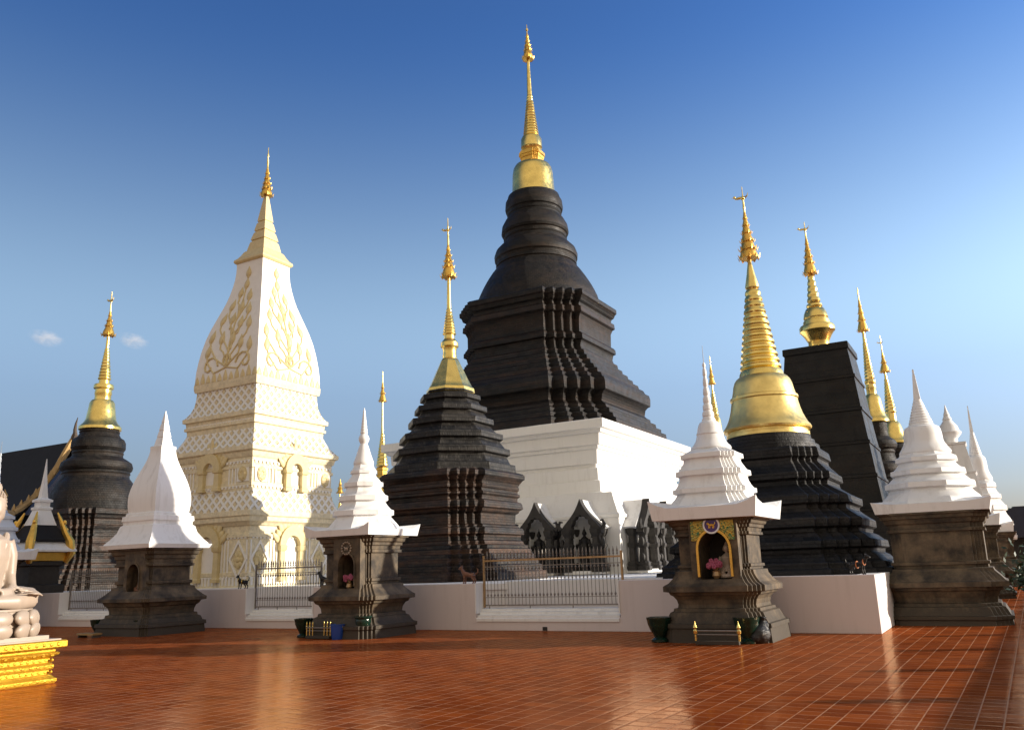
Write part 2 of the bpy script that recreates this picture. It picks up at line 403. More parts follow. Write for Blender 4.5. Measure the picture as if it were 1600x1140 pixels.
# ------------------------------------------------------------------ measured sections: (radius, height) pairs in metres
PROFILES = {
 'central': ((1.61, 46.0), [
  ('finial_rod', 'circ', [(0.048, 34.239), (0.032, 34.423), (0.081, 34.47), (0.081, 34.562), (0.024, 34.608), (0.02, 34.886)]),
  ('umbrella', 'circ', [(0.312, 32.413), (0.328, 32.458), (0.265, 32.776), (0.217, 32.957), (0.241, 33.003), (0.169, 33.276), (0.189, 33.322), (0.121, 33.596), (0.137, 33.642), (0.081, 33.917), (0.097, 33.963), (0.048, 34.239)]),
  ('spire_rod', 'circ', [(0.158, 29.862), (0.088, 32.413)]),
  ('ringed_spire', 'circ', [(0.506, 26.081), (0.545, 26.209), (0.642, 26.294), (0.625, 26.852), (0.566, 26.981), (0.469, 27.024), (0.435, 27.052), (0.487, 27.095), (0.479, 27.164), (0.419, 27.211), (0.416, 27.239), (0.466, 27.282), (0.458, 27.351), (0.401, 27.398), (0.398, 27.426), (0.445, 27.469), (0.437, 27.539), (0.382, 27.586), (0.38, 27.614), (0.424, 27.657), (0.416, 27.727), (0.364, 27.774), (0.361, 27.802), (0.403, 27.845), (0.395, 27.915), (0.345, 27.962), (0.343, 27.99), (0.382, 28.033), (0.374, 28.103), (0.327, 28.15), (0.324, 28.179), (0.361, 28.222), (0.353, 28.292), (0.308, 28.339), (0.305, 28.367), (0.34, 28.411), (0.332, 28.481), (0.29, 28.528), (0.287, 28.557), (0.319, 28.6), (0.311, 28.67), (0.271, 28.718), (0.268, 28.746), (0.298, 28.79), (0.29, 28.86), (0.252, 28.908), (0.249, 28.936), (0.277, 28.98), (0.269, 29.05), (0.234, 29.098), (0.231, 29.126), (0.256, 29.17), (0.248, 29.241), (0.215, 29.288), (0.212, 29.317), (0.235, 29.361), (0.227, 29.431), (0.196, 29.479), (0.193, 29.508), (0.213, 29.552), (0.206, 29.622), (0.177, 29.67), (0.174, 29.699), (0.192, 29.743), (0.184, 29.814), (0.158, 29.862)]),
  ('harmika', 'red', [(0.565, 25.23), (0.583, 25.527), (0.616, 25.569), (0.633, 25.697), (0.683, 25.74), (0.667, 25.953), (0.567, 26.038), (0.501, 26.123)]),
  ('bell', 'circ', [(1.303, 22.926), (1.341, 22.967), (1.316, 23.175), (1.275, 23.341), (1.243, 23.841), (1.216, 24.47), (1.16, 24.85), (1.045, 25.061), (0.852, 25.188), (0.659, 25.272)]),
  ('ringed_drum', 'circ', [(3.594, 16.032), (3.491, 16.499), (3.348, 16.85), (3.204, 17.163), (3.059, 17.437), (2.877, 17.752), (2.621, 18.147), (2.436, 18.385), (2.308, 18.583), (2.364, 18.623), (2.366, 18.782), (2.31, 18.822), (2.35, 18.982), (2.425, 19.021), (2.447, 19.261), (2.338, 19.582), (2.077, 19.863), (1.889, 20.024), (1.827, 20.226), (1.873, 20.307), (1.817, 20.387), (1.837, 20.549), (1.932, 20.59), (1.99, 20.711), (1.937, 21.118), (1.75, 21.485), (1.599, 21.649), (1.581, 21.772), (1.62, 21.854), (1.583, 21.936), (1.603, 22.059), (1.679, 22.1), (1.719, 22.265), (1.684, 22.677), (1.571, 22.884), (1.534, 23.05), (1.38, 23.092)]),
  ('brick_body', 'red', [(5.929, 8.136), (5.881, 8.567), (5.699, 8.639), (5.675, 8.855), (5.462, 8.927), (5.437, 9.144), (5.224, 9.216), (5.198, 9.397), (5.017, 9.506), (4.927, 9.615), (4.997, 9.942), (5.124, 10.088), (5.249, 10.161), (5.26, 10.564), (5.204, 10.785), (5.051, 10.858), (4.964, 11.079), (4.748, 11.153), (4.723, 11.375), (4.507, 11.449), (4.481, 11.671), (4.265, 11.745), (4.238, 11.969), (4.022, 12.043), (3.995, 12.267), (3.809, 12.341), (3.783, 12.603), (3.597, 12.678), (3.538, 12.903), (3.605, 13.167), (3.732, 13.242), (3.736, 13.468), (3.644, 13.582), (3.52, 13.658), (3.533, 14.418), (3.632, 14.647), (3.76, 14.723), (3.734, 15.03), (3.577, 15.106), (3.612, 15.299), (3.74, 15.376), (3.807, 15.568), (3.904, 15.646), (3.909, 15.877), (3.815, 15.955), (3.435, 16.071), (3.055, 16.188)]),
  ('white_base', 'sq', [(6.049, 3.455), (6.073, 4.208), (6.04, 4.794), (5.886, 4.829), (5.85, 5.349), (5.721, 5.384), (5.711, 5.942), (5.582, 5.977), (5.586, 6.117), (5.691, 6.152), (5.736, 6.785), (5.842, 6.821), (5.846, 6.962), (5.952, 6.997), (5.994, 7.494), (6.127, 7.53), (6.184, 7.672), (6.343, 7.708), (6.356, 8.1), (6.225, 8.136)]),
 ]),
 'cream': ((-10.65, 34.0), [
  ('finial_rod', 'circ', [(0.052, 19.216), (0.032, 19.435), (0.046, 19.529), (0.029, 19.813), (0.043, 19.876), (0.023, 20.002), (0.014, 20.287)]),
  ('umbrella', 'circ', [(0.256, 17.943), (0.256, 18.036), (0.182, 18.221), (0.211, 18.252), (0.143, 18.468), (0.171, 18.499), (0.103, 18.717), (0.126, 18.748), (0.074, 18.966), (0.092, 18.997), (0.057, 19.216)]),
  ('square_spire', 'sq', [(0.513, 15.221), (0.474, 15.266), (0.506, 15.281), (0.494, 15.37), (0.42, 15.698), (0.38, 15.713), (0.372, 15.773), (0.412, 15.788), (0.397, 15.878), (0.324, 16.148), (0.29, 16.163), (0.284, 16.223), (0.318, 16.238), (0.306, 16.329), (0.249, 16.6), (0.215, 16.616), (0.209, 16.676), (0.239, 16.691), (0.229, 16.782), (0.07, 17.943)]),
  ('cap_slab', 'sq', [(0.806, 14.629), (0.846, 14.659), (0.878, 14.718), (0.866, 14.806), (0.768, 14.895), (0.67, 15.043), (0.602, 15.191), (0.553, 15.251)]),
  ('tapered_body', 'sq', [(1.764, 9.254), (1.767, 9.473), (1.752, 9.804), (1.709, 10.22), (1.638, 10.694), (1.538, 11.2), (1.408, 11.68), (1.276, 12.078), (1.144, 12.478), (1.03, 12.823), (0.935, 13.198), (0.859, 13.575), (0.806, 13.925), (0.781, 14.218), (0.776, 14.511), (0.787, 14.659)]),
  ('floral_band', 'sq', [(1.76, 8.925), (1.79, 9.062), (1.793, 9.254)]),
  ('lattice_band', 'sq', [(2.019, 7.814), (1.955, 7.894), (1.835, 8.083), (1.744, 8.354), (1.706, 8.652), (1.694, 8.925)]),
  ('cornice', 'sq', [(1.897, 7.118), (1.909, 7.304), (1.984, 7.331), (1.986, 7.438), (1.93, 7.465), (1.951, 7.626), (2.041, 7.652), (2.047, 7.814)]),
  ('lattice_band', 'sq', [(2.343, 6.375), (2.252, 6.481), (2.124, 6.64), (1.988, 6.905), (1.907, 7.118)]),
  ('cornice', 'sq', [(2.188, 5.955), (2.235, 6.007), (2.266, 6.165), (2.369, 6.217), (2.371, 6.375)]),
  ('niche_storey', 'sq', [(2.169, 4.707), (2.171, 4.862), (2.199, 4.888), (2.201, 5.017), (2.156, 5.043), (2.163, 5.536), (2.21, 5.562), (2.211, 5.667), (2.166, 5.693), (2.17, 5.955)]),
  ('lattice_band', 'sq', [(2.359, 3.964), (2.335, 4.168), (2.274, 4.347), (2.212, 4.527), (2.187, 4.707)]),
  ('cornice', 'sq', [(2.168, 3.431), (2.224, 3.532), (2.307, 3.583), (2.319, 3.735), (2.374, 3.786), (2.377, 3.964)]),
  ('lower_storey', 'sq', [(2.115, 1.141), (2.085, 1.583), (2.122, 1.608), (2.124, 1.731), (2.07, 1.756), (2.088, 2.977), (2.143, 3.002), (2.145, 3.103), (2.09, 3.128), (2.095, 3.431)]),
 ]),
 'octagon': ((-2.21, 28.7), [
  ('finial_rod', 'circ', [(0.038, 13.186), (0.033, 13.514), (0.024, 13.818), (0.038, 13.869), (0.019, 13.971), (0.012, 14.252)]),
  ('umbrella', 'circ', [(0.257, 11.94), (0.234, 12.088), (0.169, 12.286), (0.197, 12.311), (0.132, 12.51), (0.155, 12.535), (0.094, 12.734), (0.113, 12.759), (0.057, 12.96), (0.071, 12.985), (0.038, 13.186)]),
  ('spire_rod', 'circ', [(0.079, 10.717), (0.056, 11.94)]),
  ('ringed_spire', 'circ', [(0.24, 8.857), (0.258, 8.974), (0.24, 9.022), (0.24, 9.163), (0.263, 9.258), (0.321, 9.305), (0.31, 9.447), (0.252, 9.518), (0.195, 9.59), (0.184, 9.733), (0.216, 9.749), (0.241, 9.774), (0.235, 9.814), (0.204, 9.841), (0.202, 9.858), (0.224, 9.883), (0.218, 9.923), (0.19, 9.95), (0.187, 9.966), (0.208, 9.992), (0.202, 10.032), (0.175, 10.059), (0.173, 10.076), (0.192, 10.101), (0.186, 10.141), (0.161, 10.168), (0.159, 10.185), (0.175, 10.21), (0.169, 10.25), (0.146, 10.278), (0.144, 10.294), (0.159, 10.319), (0.153, 10.36), (0.132, 10.387), (0.13, 10.404), (0.143, 10.429), (0.137, 10.47), (0.117, 10.497), (0.115, 10.514), (0.126, 10.539), (0.12, 10.58), (0.103, 10.607), (0.1, 10.624), (0.11, 10.649), (0.104, 10.69), (0.088, 10.717)]),
  ('bell', 'oct', [(0.786, 7.554), (0.807, 7.577), (0.787, 7.739), (0.724, 7.808), (0.671, 7.924), (0.576, 8.132), (0.481, 8.365), (0.396, 8.552), (0.322, 8.739), (0.279, 8.833), (0.225, 8.88)]),
  ('tiered_roof', 'oct', [(2.075, 4.699), (2.07, 4.963), (1.914, 5.007), (1.783, 5.295), (1.919, 5.317), (1.912, 5.517), (1.735, 5.562), (1.561, 5.83), (1.697, 5.852), (1.689, 6.054), (1.512, 6.099), (1.284, 6.369), (1.421, 6.392), (1.412, 6.595), (1.223, 6.641), (1.077, 6.845), (1.204, 6.868), (1.195, 7.05), (1.016, 7.096), (0.89, 7.279), (1.007, 7.302), (0.998, 7.462), (0.807, 7.485), (0.765, 7.554), (0.818, 7.577), (0.808, 7.646), (0.766, 7.669)]),
  ('brick_body', 'red', [(2.736, 1.223), (2.705, 1.472), (2.595, 1.493), (2.581, 1.68), (2.47, 1.701), (2.456, 1.868), (2.373, 1.889), (2.367, 2.036), (2.284, 2.057), (2.277, 2.183), (2.194, 2.204), (2.187, 2.31), (2.076, 2.352), (2.059, 2.436), (1.995, 2.479), (2.007, 2.627), (2.082, 2.669), (2.084, 2.797), (2.048, 2.861), (1.955, 2.882), (1.938, 2.946), (1.845, 2.989), (1.86, 3.331), (1.945, 3.374), (1.984, 3.46), (2.078, 3.503), (2.08, 3.654), (2.044, 3.719), (1.932, 3.762), (1.943, 3.87), (2.01, 3.914), (2.011, 3.979), (1.936, 4.022), (1.947, 4.109), (1.995, 4.131), (1.996, 4.218), (1.969, 4.261), (1.998, 4.349), (2.056, 4.392), (2.094, 4.458), (2.171, 4.502), (2.173, 4.633), (2.118, 4.699), (1.967, 4.743)]),
 ]),
 'goldbell': ((7.23, 23.6), [
  ('finial_rod', 'circ', [(0.031, 11.872), (0.025, 11.957), (0.039, 11.999), (0.031, 12.083), (0.022, 12.316), (0.035, 12.359), (0.018, 12.444), (0.01, 12.721)]),
  ('umbrella', 'circ', [(0.27, 10.378), (0.266, 10.46), (0.212, 10.624), (0.238, 10.645), (0.163, 10.892), (0.19, 10.913), (0.12, 11.161), (0.144, 11.182), (0.082, 11.411), (0.101, 11.432), (0.053, 11.641), (0.066, 11.662), (0.031, 11.872)]),
  ('plain_cone', 'circ', [(0.153, 9.365), (0.181, 9.425), (0.202, 9.445), (0.199, 9.505), (0.127, 9.849), (0.062, 10.215), (0.054, 10.255), (0.062, 10.378)]),
  ('ringed_spire', 'circ', [(0.632, 6.704), (0.614, 6.819), (0.578, 6.895), (0.527, 6.923), (0.584, 6.966), (0.573, 7.035), (0.505, 7.081), (0.501, 7.109), (0.555, 7.152), (0.544, 7.221), (0.48, 7.268), (0.476, 7.296), (0.526, 7.339), (0.516, 7.408), (0.454, 7.455), (0.45, 7.483), (0.497, 7.526), (0.487, 7.595), (0.428, 7.643), (0.424, 7.671), (0.468, 7.714), (0.458, 7.784), (0.402, 7.831), (0.398, 7.859), (0.439, 7.903), (0.428, 7.973), (0.376, 8.02), (0.372, 8.049), (0.41, 8.092), (0.399, 8.163), (0.35, 8.21), (0.346, 8.239), (0.381, 8.283), (0.37, 8.353), (0.324, 8.401), (0.32, 8.429), (0.351, 8.473), (0.34, 8.544), (0.297, 8.592), (0.293, 8.621), (0.322, 8.665), (0.311, 8.736), (0.271, 8.784), (0.267, 8.813), (0.292, 8.857), (0.281, 8.929), (0.244, 8.977), (0.24, 9.006), (0.262, 9.05), (0.251, 9.122), (0.218, 9.17), (0.214, 9.199), (0.232, 9.244), (0.221, 9.316), (0.191, 9.365)]),
  ('bell', 'circ', [(1.096, 4.925), (1.142, 4.944), (1.143, 5.036), (1.098, 5.054), (1.098, 5.109), (1.199, 5.128), (1.218, 5.183), (1.191, 5.239), (1.137, 5.313), (1.078, 5.424), (1.017, 5.573), (0.963, 5.76), (0.916, 6.004), (0.948, 6.041), (0.943, 6.107), (0.893, 6.136), (0.848, 6.324), (0.82, 6.476), (0.78, 6.59), (0.725, 6.666), (0.651, 6.723)]),
  ('ringed_drum', 'circ', [(1.364, 4.485), (1.348, 4.632), (1.257, 4.65), (1.24, 4.778), (1.168, 4.796), (1.151, 4.934), (1.06, 4.962)]),
  ('brick_body', 'red', [(2.984, 1.12), (2.958, 1.307), (2.847, 1.325), (2.836, 1.462), (2.741, 1.496), (2.633, 1.633), (2.523, 1.685), (2.526, 1.788), (2.63, 1.823), (2.619, 1.996), (2.532, 2.031), (2.407, 2.152), (2.296, 2.204), (2.298, 2.309), (2.395, 2.344), (2.392, 2.536), (2.337, 2.572), (2.21, 2.659), (2.067, 2.782), (2.035, 2.818), (2.053, 2.906), (2.135, 2.941), (2.123, 3.136), (2.059, 3.172), (1.883, 3.278), (1.674, 3.421), (1.626, 3.457), (1.628, 3.564), (1.71, 3.6), (1.705, 3.779), (1.648, 3.815), (1.52, 3.959), (1.423, 4.068), (1.408, 4.104), (1.417, 4.176), (1.475, 4.213), (1.461, 4.431), (1.413, 4.485), (1.315, 4.504)]),
 ]),
 'pyramid': ((12.52, 32.8), [
  ('finial_rod', 'circ', [(0.038, 14.622), (0.027, 14.94), (0.04, 14.997), (0.022, 15.084), (0.014, 15.374)]),
  ('umbrella', 'circ', [(0.261, 13.057), (0.24, 13.226), (0.176, 13.48), (0.203, 13.509), (0.134, 13.764), (0.161, 13.793), (0.096, 14.049), (0.118, 14.078), (0.059, 14.335), (0.075, 14.364), (0.038, 14.622)]),
  ('ringed_spire', 'circ', [(0.234, 11.809), (0.262, 11.865), (0.251, 11.956), (0.211, 12.017), (0.207, 12.053), (0.232, 12.109), (0.221, 12.2), (0.185, 12.261), (0.181, 12.298), (0.202, 12.354), (0.191, 12.445), (0.159, 12.507), (0.155, 12.544), (0.171, 12.6), (0.16, 12.692), (0.133, 12.753), (0.129, 12.79), (0.141, 12.847), (0.13, 12.939), (0.106, 13), (0.08, 13.057)]),
  ('bell', 'circ', [(0.429, 9.646), (0.404, 10.104), (0.43, 10.158), (0.522, 10.348), (0.628, 10.511), (0.688, 10.565), (0.694, 10.729), (0.655, 10.797), (0.537, 10.838), (0.512, 11.002), (0.472, 11.029), (0.459, 11.084), (0.486, 11.139), (0.447, 11.331), (0.356, 11.524), (0.277, 11.579), (0.316, 11.634), (0.303, 11.717), (0.211, 11.773)]),
  ('tapered_tower', 'sq', [(2.076, 0.758), (1.983, 1.757), (2.027, 1.781), (2.008, 1.925), (1.922, 1.949), (1.808, 3.161), (1.848, 3.185), (1.842, 3.283), (1.797, 3.308), (1.684, 4.395), (1.722, 4.42), (1.716, 4.52), (1.673, 4.545), (1.566, 5.652), (1.604, 5.678), (1.599, 5.779), (1.555, 5.805), (1.433, 6.933), (1.478, 6.958), (1.468, 7.062), (1.423, 7.088), (1.32, 8.237), (1.363, 8.263), (1.357, 8.369), (1.312, 8.395), (1.185, 9.418), (1.242, 9.459), (1.233, 9.7), (1.188, 9.727)]),
 ]),
 'leftdark': ((-20.68, 41.0), [
  ('finial_rod', 'circ', [(0.046, 15.093), (0.03, 15.58), (0.047, 15.649), (0.027, 15.754), (0.017, 16.174)]),
  ('umbrella', 'circ', [(0.303, 13.821), (0.257, 14.026), (0.165, 14.266), (0.192, 14.3), (0.116, 14.541), (0.139, 14.575), (0.07, 14.817), (0.086, 14.851), (0.046, 15.093)]),
  ('spire_rod', 'circ', [(0.085, 13.106), (0.066, 13.821)]),
  ('ringed_spire', 'circ', [(0.26, 11.261), (0.244, 11.461), (0.277, 11.485), (0.308, 11.523), (0.301, 11.583), (0.262, 11.624), (0.259, 11.648), (0.288, 11.686), (0.28, 11.746), (0.244, 11.787), (0.241, 11.812), (0.268, 11.849), (0.26, 11.91), (0.226, 11.951), (0.223, 11.976), (0.247, 12.013), (0.24, 12.074), (0.208, 12.115), (0.205, 12.14), (0.227, 12.178), (0.219, 12.238), (0.189, 12.28), (0.187, 12.304), (0.206, 12.342), (0.199, 12.403), (0.171, 12.444), (0.169, 12.469), (0.186, 12.507), (0.178, 12.568), (0.153, 12.609), (0.15, 12.634), (0.165, 12.672), (0.158, 12.733), (0.135, 12.774), (0.132, 12.799), (0.145, 12.837), (0.137, 12.899), (0.117, 12.94), (0.114, 12.965), (0.124, 13.003), (0.116, 13.064), (0.098, 13.106)]),
  ('bell', 'circ', [(0.897, 8.871), (0.977, 8.903), (0.978, 9.032), (0.93, 9.097), (0.803, 9.227), (0.701, 9.422), (0.644, 9.78), (0.581, 10.271), (0.501, 10.402), (0.388, 10.435), (0.375, 10.666), (0.402, 10.732), (0.383, 10.963), (0.464, 11.029), (0.464, 11.162), (0.438, 11.228), (0.292, 11.261)]),
  ('ringed_drum', 'circ', [(2.004, 4.862), (1.978, 5.326), (1.904, 5.73), (1.827, 5.948), (1.735, 6.198), (1.642, 6.355), (1.533, 6.481), (1.506, 6.638), (1.551, 6.701), (1.52, 6.796), (1.616, 6.89), (1.648, 7.017), (1.587, 7.238), (1.366, 7.397), (1.161, 7.524), (1.145, 7.652), (1.178, 7.715), (1.146, 7.811), (1.188, 7.875), (1.243, 7.971), (1.229, 8.259), (1.151, 8.419), (0.991, 8.516), (0.896, 8.709), (0.929, 8.774), (0.865, 8.903)]),
  ('brick_body', 'red', [(2.492, 1.092), (2.444, 1.446), (2.34, 1.476), (2.317, 1.713), (2.212, 1.743), (2.188, 1.951), (2.083, 1.981), (2.059, 2.16), (1.954, 2.19), (1.929, 2.37), (1.824, 2.429), (1.773, 2.609), (1.721, 2.67), (1.75, 2.88), (1.83, 2.941), (1.832, 3.152), (1.78, 3.273), (1.714, 3.333), (1.747, 3.941), (1.815, 4.002), (1.816, 4.125), (1.763, 4.186), (1.792, 4.431), (1.873, 4.492), (1.901, 4.615), (2.023, 4.677), (2.012, 4.893), (1.852, 4.954)]),
 ]),
 'behindone': ((21.92, 50.0), [
  ('finial_rod', 'circ', [(0.044, 17.249), (0.032, 17.63), (0.044, 17.715), (0.016, 18.097)]),
  ('umbrella', 'circ', [(0.303, 15.24), (0.279, 15.489), (0.184, 15.864), (0.216, 15.906), (0.128, 16.324), (0.16, 16.366), (0.08, 16.786), (0.1, 16.828), (0.044, 17.249)]),
  ('spire_rod', 'circ', [(0.103, 14.455), (0.072, 15.24)]),
  ('ringed_spire', 'circ', [(0.286, 11.17), (0.274, 11.53), (0.306, 11.611), (0.275, 11.811), (0.314, 11.892), (0.314, 12.053), (0.236, 12.173), (0.258, 12.204), (0.288, 12.251), (0.282, 12.327), (0.246, 12.379), (0.244, 12.41), (0.272, 12.457), (0.267, 12.533), (0.233, 12.585), (0.231, 12.616), (0.257, 12.663), (0.252, 12.739), (0.219, 12.791), (0.217, 12.822), (0.242, 12.869), (0.237, 12.946), (0.206, 12.998), (0.204, 13.029), (0.227, 13.076), (0.221, 13.153), (0.193, 13.205), (0.19, 13.236), (0.212, 13.283), (0.206, 13.36), (0.179, 13.412), (0.177, 13.443), (0.197, 13.491), (0.191, 13.568), (0.166, 13.62), (0.164, 13.651), (0.181, 13.699), (0.176, 13.776), (0.152, 13.828), (0.15, 13.859), (0.166, 13.907), (0.16, 13.984), (0.138, 14.037), (0.136, 14.068), (0.151, 14.116), (0.145, 14.193), (0.125, 14.246), (0.123, 14.277), (0.135, 14.325), (0.13, 14.403), (0.111, 14.455)]),
  ('bell', 'circ', [(0.699, 9.427), (0.784, 9.467), (0.785, 9.585), (0.719, 9.703), (0.615, 9.86), (0.546, 10.256), (0.469, 10.851), (0.403, 11.09), (0.313, 11.21)]),
  ('ringed_drum', 'circ', [(2.042, 0.147), (1.728, 2.62), (1.514, 4.103), (1.292, 4.89), (1.388, 5.154), (1.334, 5.532), (1.144, 5.721), (1.05, 5.987), (1.108, 6.101), (1.071, 6.254), (1.167, 6.368), (1.226, 6.597), (1.15, 6.865), (0.921, 7.057), (0.845, 7.327), (0.808, 7.519), (0.866, 7.635), (0.828, 7.751), (0.983, 7.867), (1.041, 8.061), (0.965, 8.294), (0.773, 8.45), (0.638, 8.566), (0.6, 8.918), (0.639, 9.035), (0.601, 9.192), (0.64, 9.309), (0.602, 9.467)]),
 ]),
 'behindtwo': ((27.5, 60.0), [
  ('finial_rod', 'circ', [(0.048, 16.307), (0.029, 16.947), (0.043, 17.145), (0.019, 17.591)]),
  ('umbrella', 'circ', [(0.322, 14.792), (0.275, 15.084), (0.152, 15.425), (0.19, 15.474), (0.085, 15.865), (0.105, 15.914), (0.048, 16.307)]),
  ('spire_rod', 'circ', [(0.094, 14.259), (0.066, 14.792)]),
  ('ringed_spire', 'circ', [(0.35, 11.058), (0.327, 11.673), (0.352, 11.711), (0.391, 11.77), (0.381, 11.865), (0.331, 11.929), (0.328, 11.968), (0.364, 12.027), (0.354, 12.122), (0.307, 12.186), (0.304, 12.225), (0.337, 12.284), (0.327, 12.379), (0.283, 12.443), (0.279, 12.482), (0.31, 12.541), (0.299, 12.637), (0.259, 12.701), (0.255, 12.74), (0.282, 12.799), (0.272, 12.895), (0.235, 12.959), (0.231, 12.998), (0.255, 13.058), (0.245, 13.154), (0.211, 13.218), (0.207, 13.257), (0.228, 13.317), (0.217, 13.413), (0.186, 13.478), (0.183, 13.517), (0.2, 13.576), (0.19, 13.672), (0.162, 13.738), (0.158, 13.777), (0.173, 13.836), (0.162, 13.933), (0.138, 13.998), (0.134, 14.037), (0.145, 14.097), (0.135, 14.194), (0.113, 14.259)]),
  ('bell', 'circ', [(0.834, 9.418), (0.94, 9.464), (0.941, 9.604), (0.881, 9.697), (0.752, 9.884), (0.674, 10.259), (0.582, 10.728), (0.489, 10.964), (0.373, 11.105)]),
  ('ringed_drum', 'circ', [(2.228, -0.171), (1.636, 4.576), (1.194, 7.202), (1.08, 7.477), (1.173, 7.66), (1.151, 7.982), (0.968, 8.166), (0.83, 8.397), (0.9, 8.536), (0.855, 8.721), (0.97, 8.814), (1.031, 9.046), (0.926, 9.325), (0.741, 9.464)]),
 ]),
 'needle': ((-8.8, 55.0), [
  ('finial_rod', 'circ', [(0.039, 14.047), (0.026, 14.403), (0.039, 14.492), (0.017, 14.85)]),
  ('umbrella', 'circ', [(0.25, 12.765), (0.212, 12.985), (0.13, 13.249), (0.164, 13.294), (0.074, 13.647), (0.095, 13.692), (0.039, 14.047)]),
  ('spire_rod', 'circ', [(0.09, 10.587), (0.056, 12.765)]),
  ('ringed_spire', 'circ', [(0.36, 8.397), (0.4, 8.447), (0.389, 8.529), (0.337, 8.584), (0.333, 8.617), (0.37, 8.668), (0.359, 8.75), (0.311, 8.805), (0.307, 8.838), (0.339, 8.889), (0.328, 8.971), (0.284, 9.026), (0.28, 9.059), (0.309, 9.11), (0.298, 9.192), (0.257, 9.248), (0.253, 9.281), (0.279, 9.332), (0.267, 9.414), (0.23, 9.47), (0.226, 9.503), (0.248, 9.554), (0.237, 9.637), (0.203, 9.692), (0.199, 9.726), (0.217, 9.777), (0.206, 9.859), (0.176, 9.915), (0.172, 9.949), (0.187, 10), (0.175, 10.083), (0.149, 10.139), (0.144, 10.172), (0.156, 10.224), (0.145, 10.306), (0.121, 10.362), (0.117, 10.396), (0.125, 10.448), (0.114, 10.531), (0.094, 10.587)]),
  ('harmika', 'sq', [(0.27, 7.688), (0.271, 7.814), (0.225, 7.857), (0.226, 8.11), (0.271, 8.152), (0.271, 8.279), (0.211, 8.364)]),
  ('ringed_drum', 'circ', [(0.574, 1.024), (0.543, 5.396), (0.504, 6.64), (0.421, 7.184), (0.485, 7.268), (0.464, 7.562), (0.38, 7.688)]),
 ]),
 'tinyleft': ((-12.19, 58.0), [
  ('umbrella', 'circ', [(0.231, 7.01), (0.133, 7.275), (0.169, 7.319), (0.08, 7.54), (0.107, 7.584), (0.045, 7.805), (0.018, 7.982)]),
  ('ringed_spire', 'circ', [(0.304, 4.434), (0.336, 4.488), (0.325, 4.576), (0.28, 4.635), (0.276, 4.671), (0.305, 4.725), (0.294, 4.813), (0.253, 4.873), (0.249, 4.909), (0.274, 4.963), (0.263, 5.051), (0.226, 5.111), (0.222, 5.147), (0.244, 5.201), (0.232, 5.29), (0.199, 5.349), (0.194, 5.385), (0.213, 5.44), (0.201, 5.529), (0.171, 5.588), (0.167, 5.624), (0.182, 5.679), (0.17, 5.768), (0.144, 5.828), (0.14, 5.864), (0.151, 5.919), (0.139, 6.008), (0.116, 6.068), (0.112, 6.104), (0.119, 6.159), (0.108, 6.248), (0.075, 6.308), (0.089, 6.308), (0.044, 7.01)]),
  ('bell', 'circ', [(0.607, 1.085), (0.525, 3.113), (0.395, 4.226), (0.308, 4.398)]),
 ]),
 'tinyright': ((15.17, 62.0), [
  ('finial_rod', 'circ', [(0.044, 16.121), (0.029, 16.475), (0.044, 16.576), (0.02, 16.931)]),
  ('umbrella', 'circ', [(0.244, 14.716), (0.142, 15.217), (0.176, 15.267), (0.083, 15.668), (0.108, 15.718), (0.044, 16.121)]),
  ('spire_rod', 'circ', [(0.087, 13.97), (0.058, 14.716)]),
  ('ringed_spire', 'circ', [(0.286, 12.276), (0.318, 12.325), (0.308, 12.405), (0.267, 12.458), (0.264, 12.491), (0.292, 12.54), (0.282, 12.62), (0.244, 12.673), (0.241, 12.706), (0.266, 12.755), (0.257, 12.835), (0.221, 12.888), (0.218, 12.921), (0.24, 12.97), (0.231, 13.05), (0.199, 13.104), (0.195, 13.136), (0.215, 13.186), (0.205, 13.266), (0.176, 13.32), (0.172, 13.352), (0.189, 13.402), (0.179, 13.482), (0.153, 13.536), (0.149, 13.569), (0.163, 13.619), (0.153, 13.699), (0.13, 13.753), (0.126, 13.785), (0.137, 13.835), (0.127, 13.916), (0.107, 13.97)]),
  ('bell', 'circ', [(0.527, 10.202), (0.599, 10.299), (0.504, 10.782), (0.386, 11.999), (0.29, 12.244)]),
  ('ringed_drum', 'circ', [(1.291, 0.315), (0.94, 5.094), (0.665, 7.907), (0.714, 8.62), (0.572, 8.858), (0.479, 10.202)]),
 ]),
 'sh3': ((4.32, 18.25), [
  ('needle_rod', 'circ', [(0.007, 5.918), (0.004, 6.322)]),
  ('knobbed_spire', 'circ', [(0.15, 4.573), (0.145, 4.63), (0.114, 4.688), (0.128, 4.702), (0.125, 4.775), (0.091, 4.832), (0.105, 4.847), (0.103, 4.934), (0.074, 4.992), (0.086, 5.021), (0.083, 5.108), (0.057, 5.167), (0.072, 5.196), (0.066, 5.298), (0.043, 5.372), (0.056, 5.401), (0.052, 5.519), (0.032, 5.607), (0.046, 5.637), (0.04, 5.755), (0.023, 5.814), (0.038, 5.859), (0.029, 5.903), (0.012, 5.933)]),
  ('bell', 'circ', [(0.415, 3.946), (0.437, 3.974), (0.423, 4.016), (0.367, 4.073), (0.318, 4.158), (0.283, 4.272), (0.297, 4.301), (0.277, 4.329), (0.259, 4.415), (0.234, 4.501), (0.199, 4.559), (0.149, 4.587)]),
  ('tiered_roof', 'red', [(0.945, 2.652), (0.897, 2.735), (0.836, 2.803), (0.757, 2.899), (0.715, 2.975), (0.789, 2.996), (0.79, 3.085), (0.735, 3.106), (0.692, 3.175), (0.65, 3.273), (0.638, 3.349), (0.712, 3.37), (0.707, 3.475), (0.645, 3.496), (0.596, 3.58), (0.547, 3.664), (0.535, 3.727), (0.598, 3.748), (0.592, 3.84), (0.536, 3.861), (0.449, 3.917), (0.375, 3.96)]),
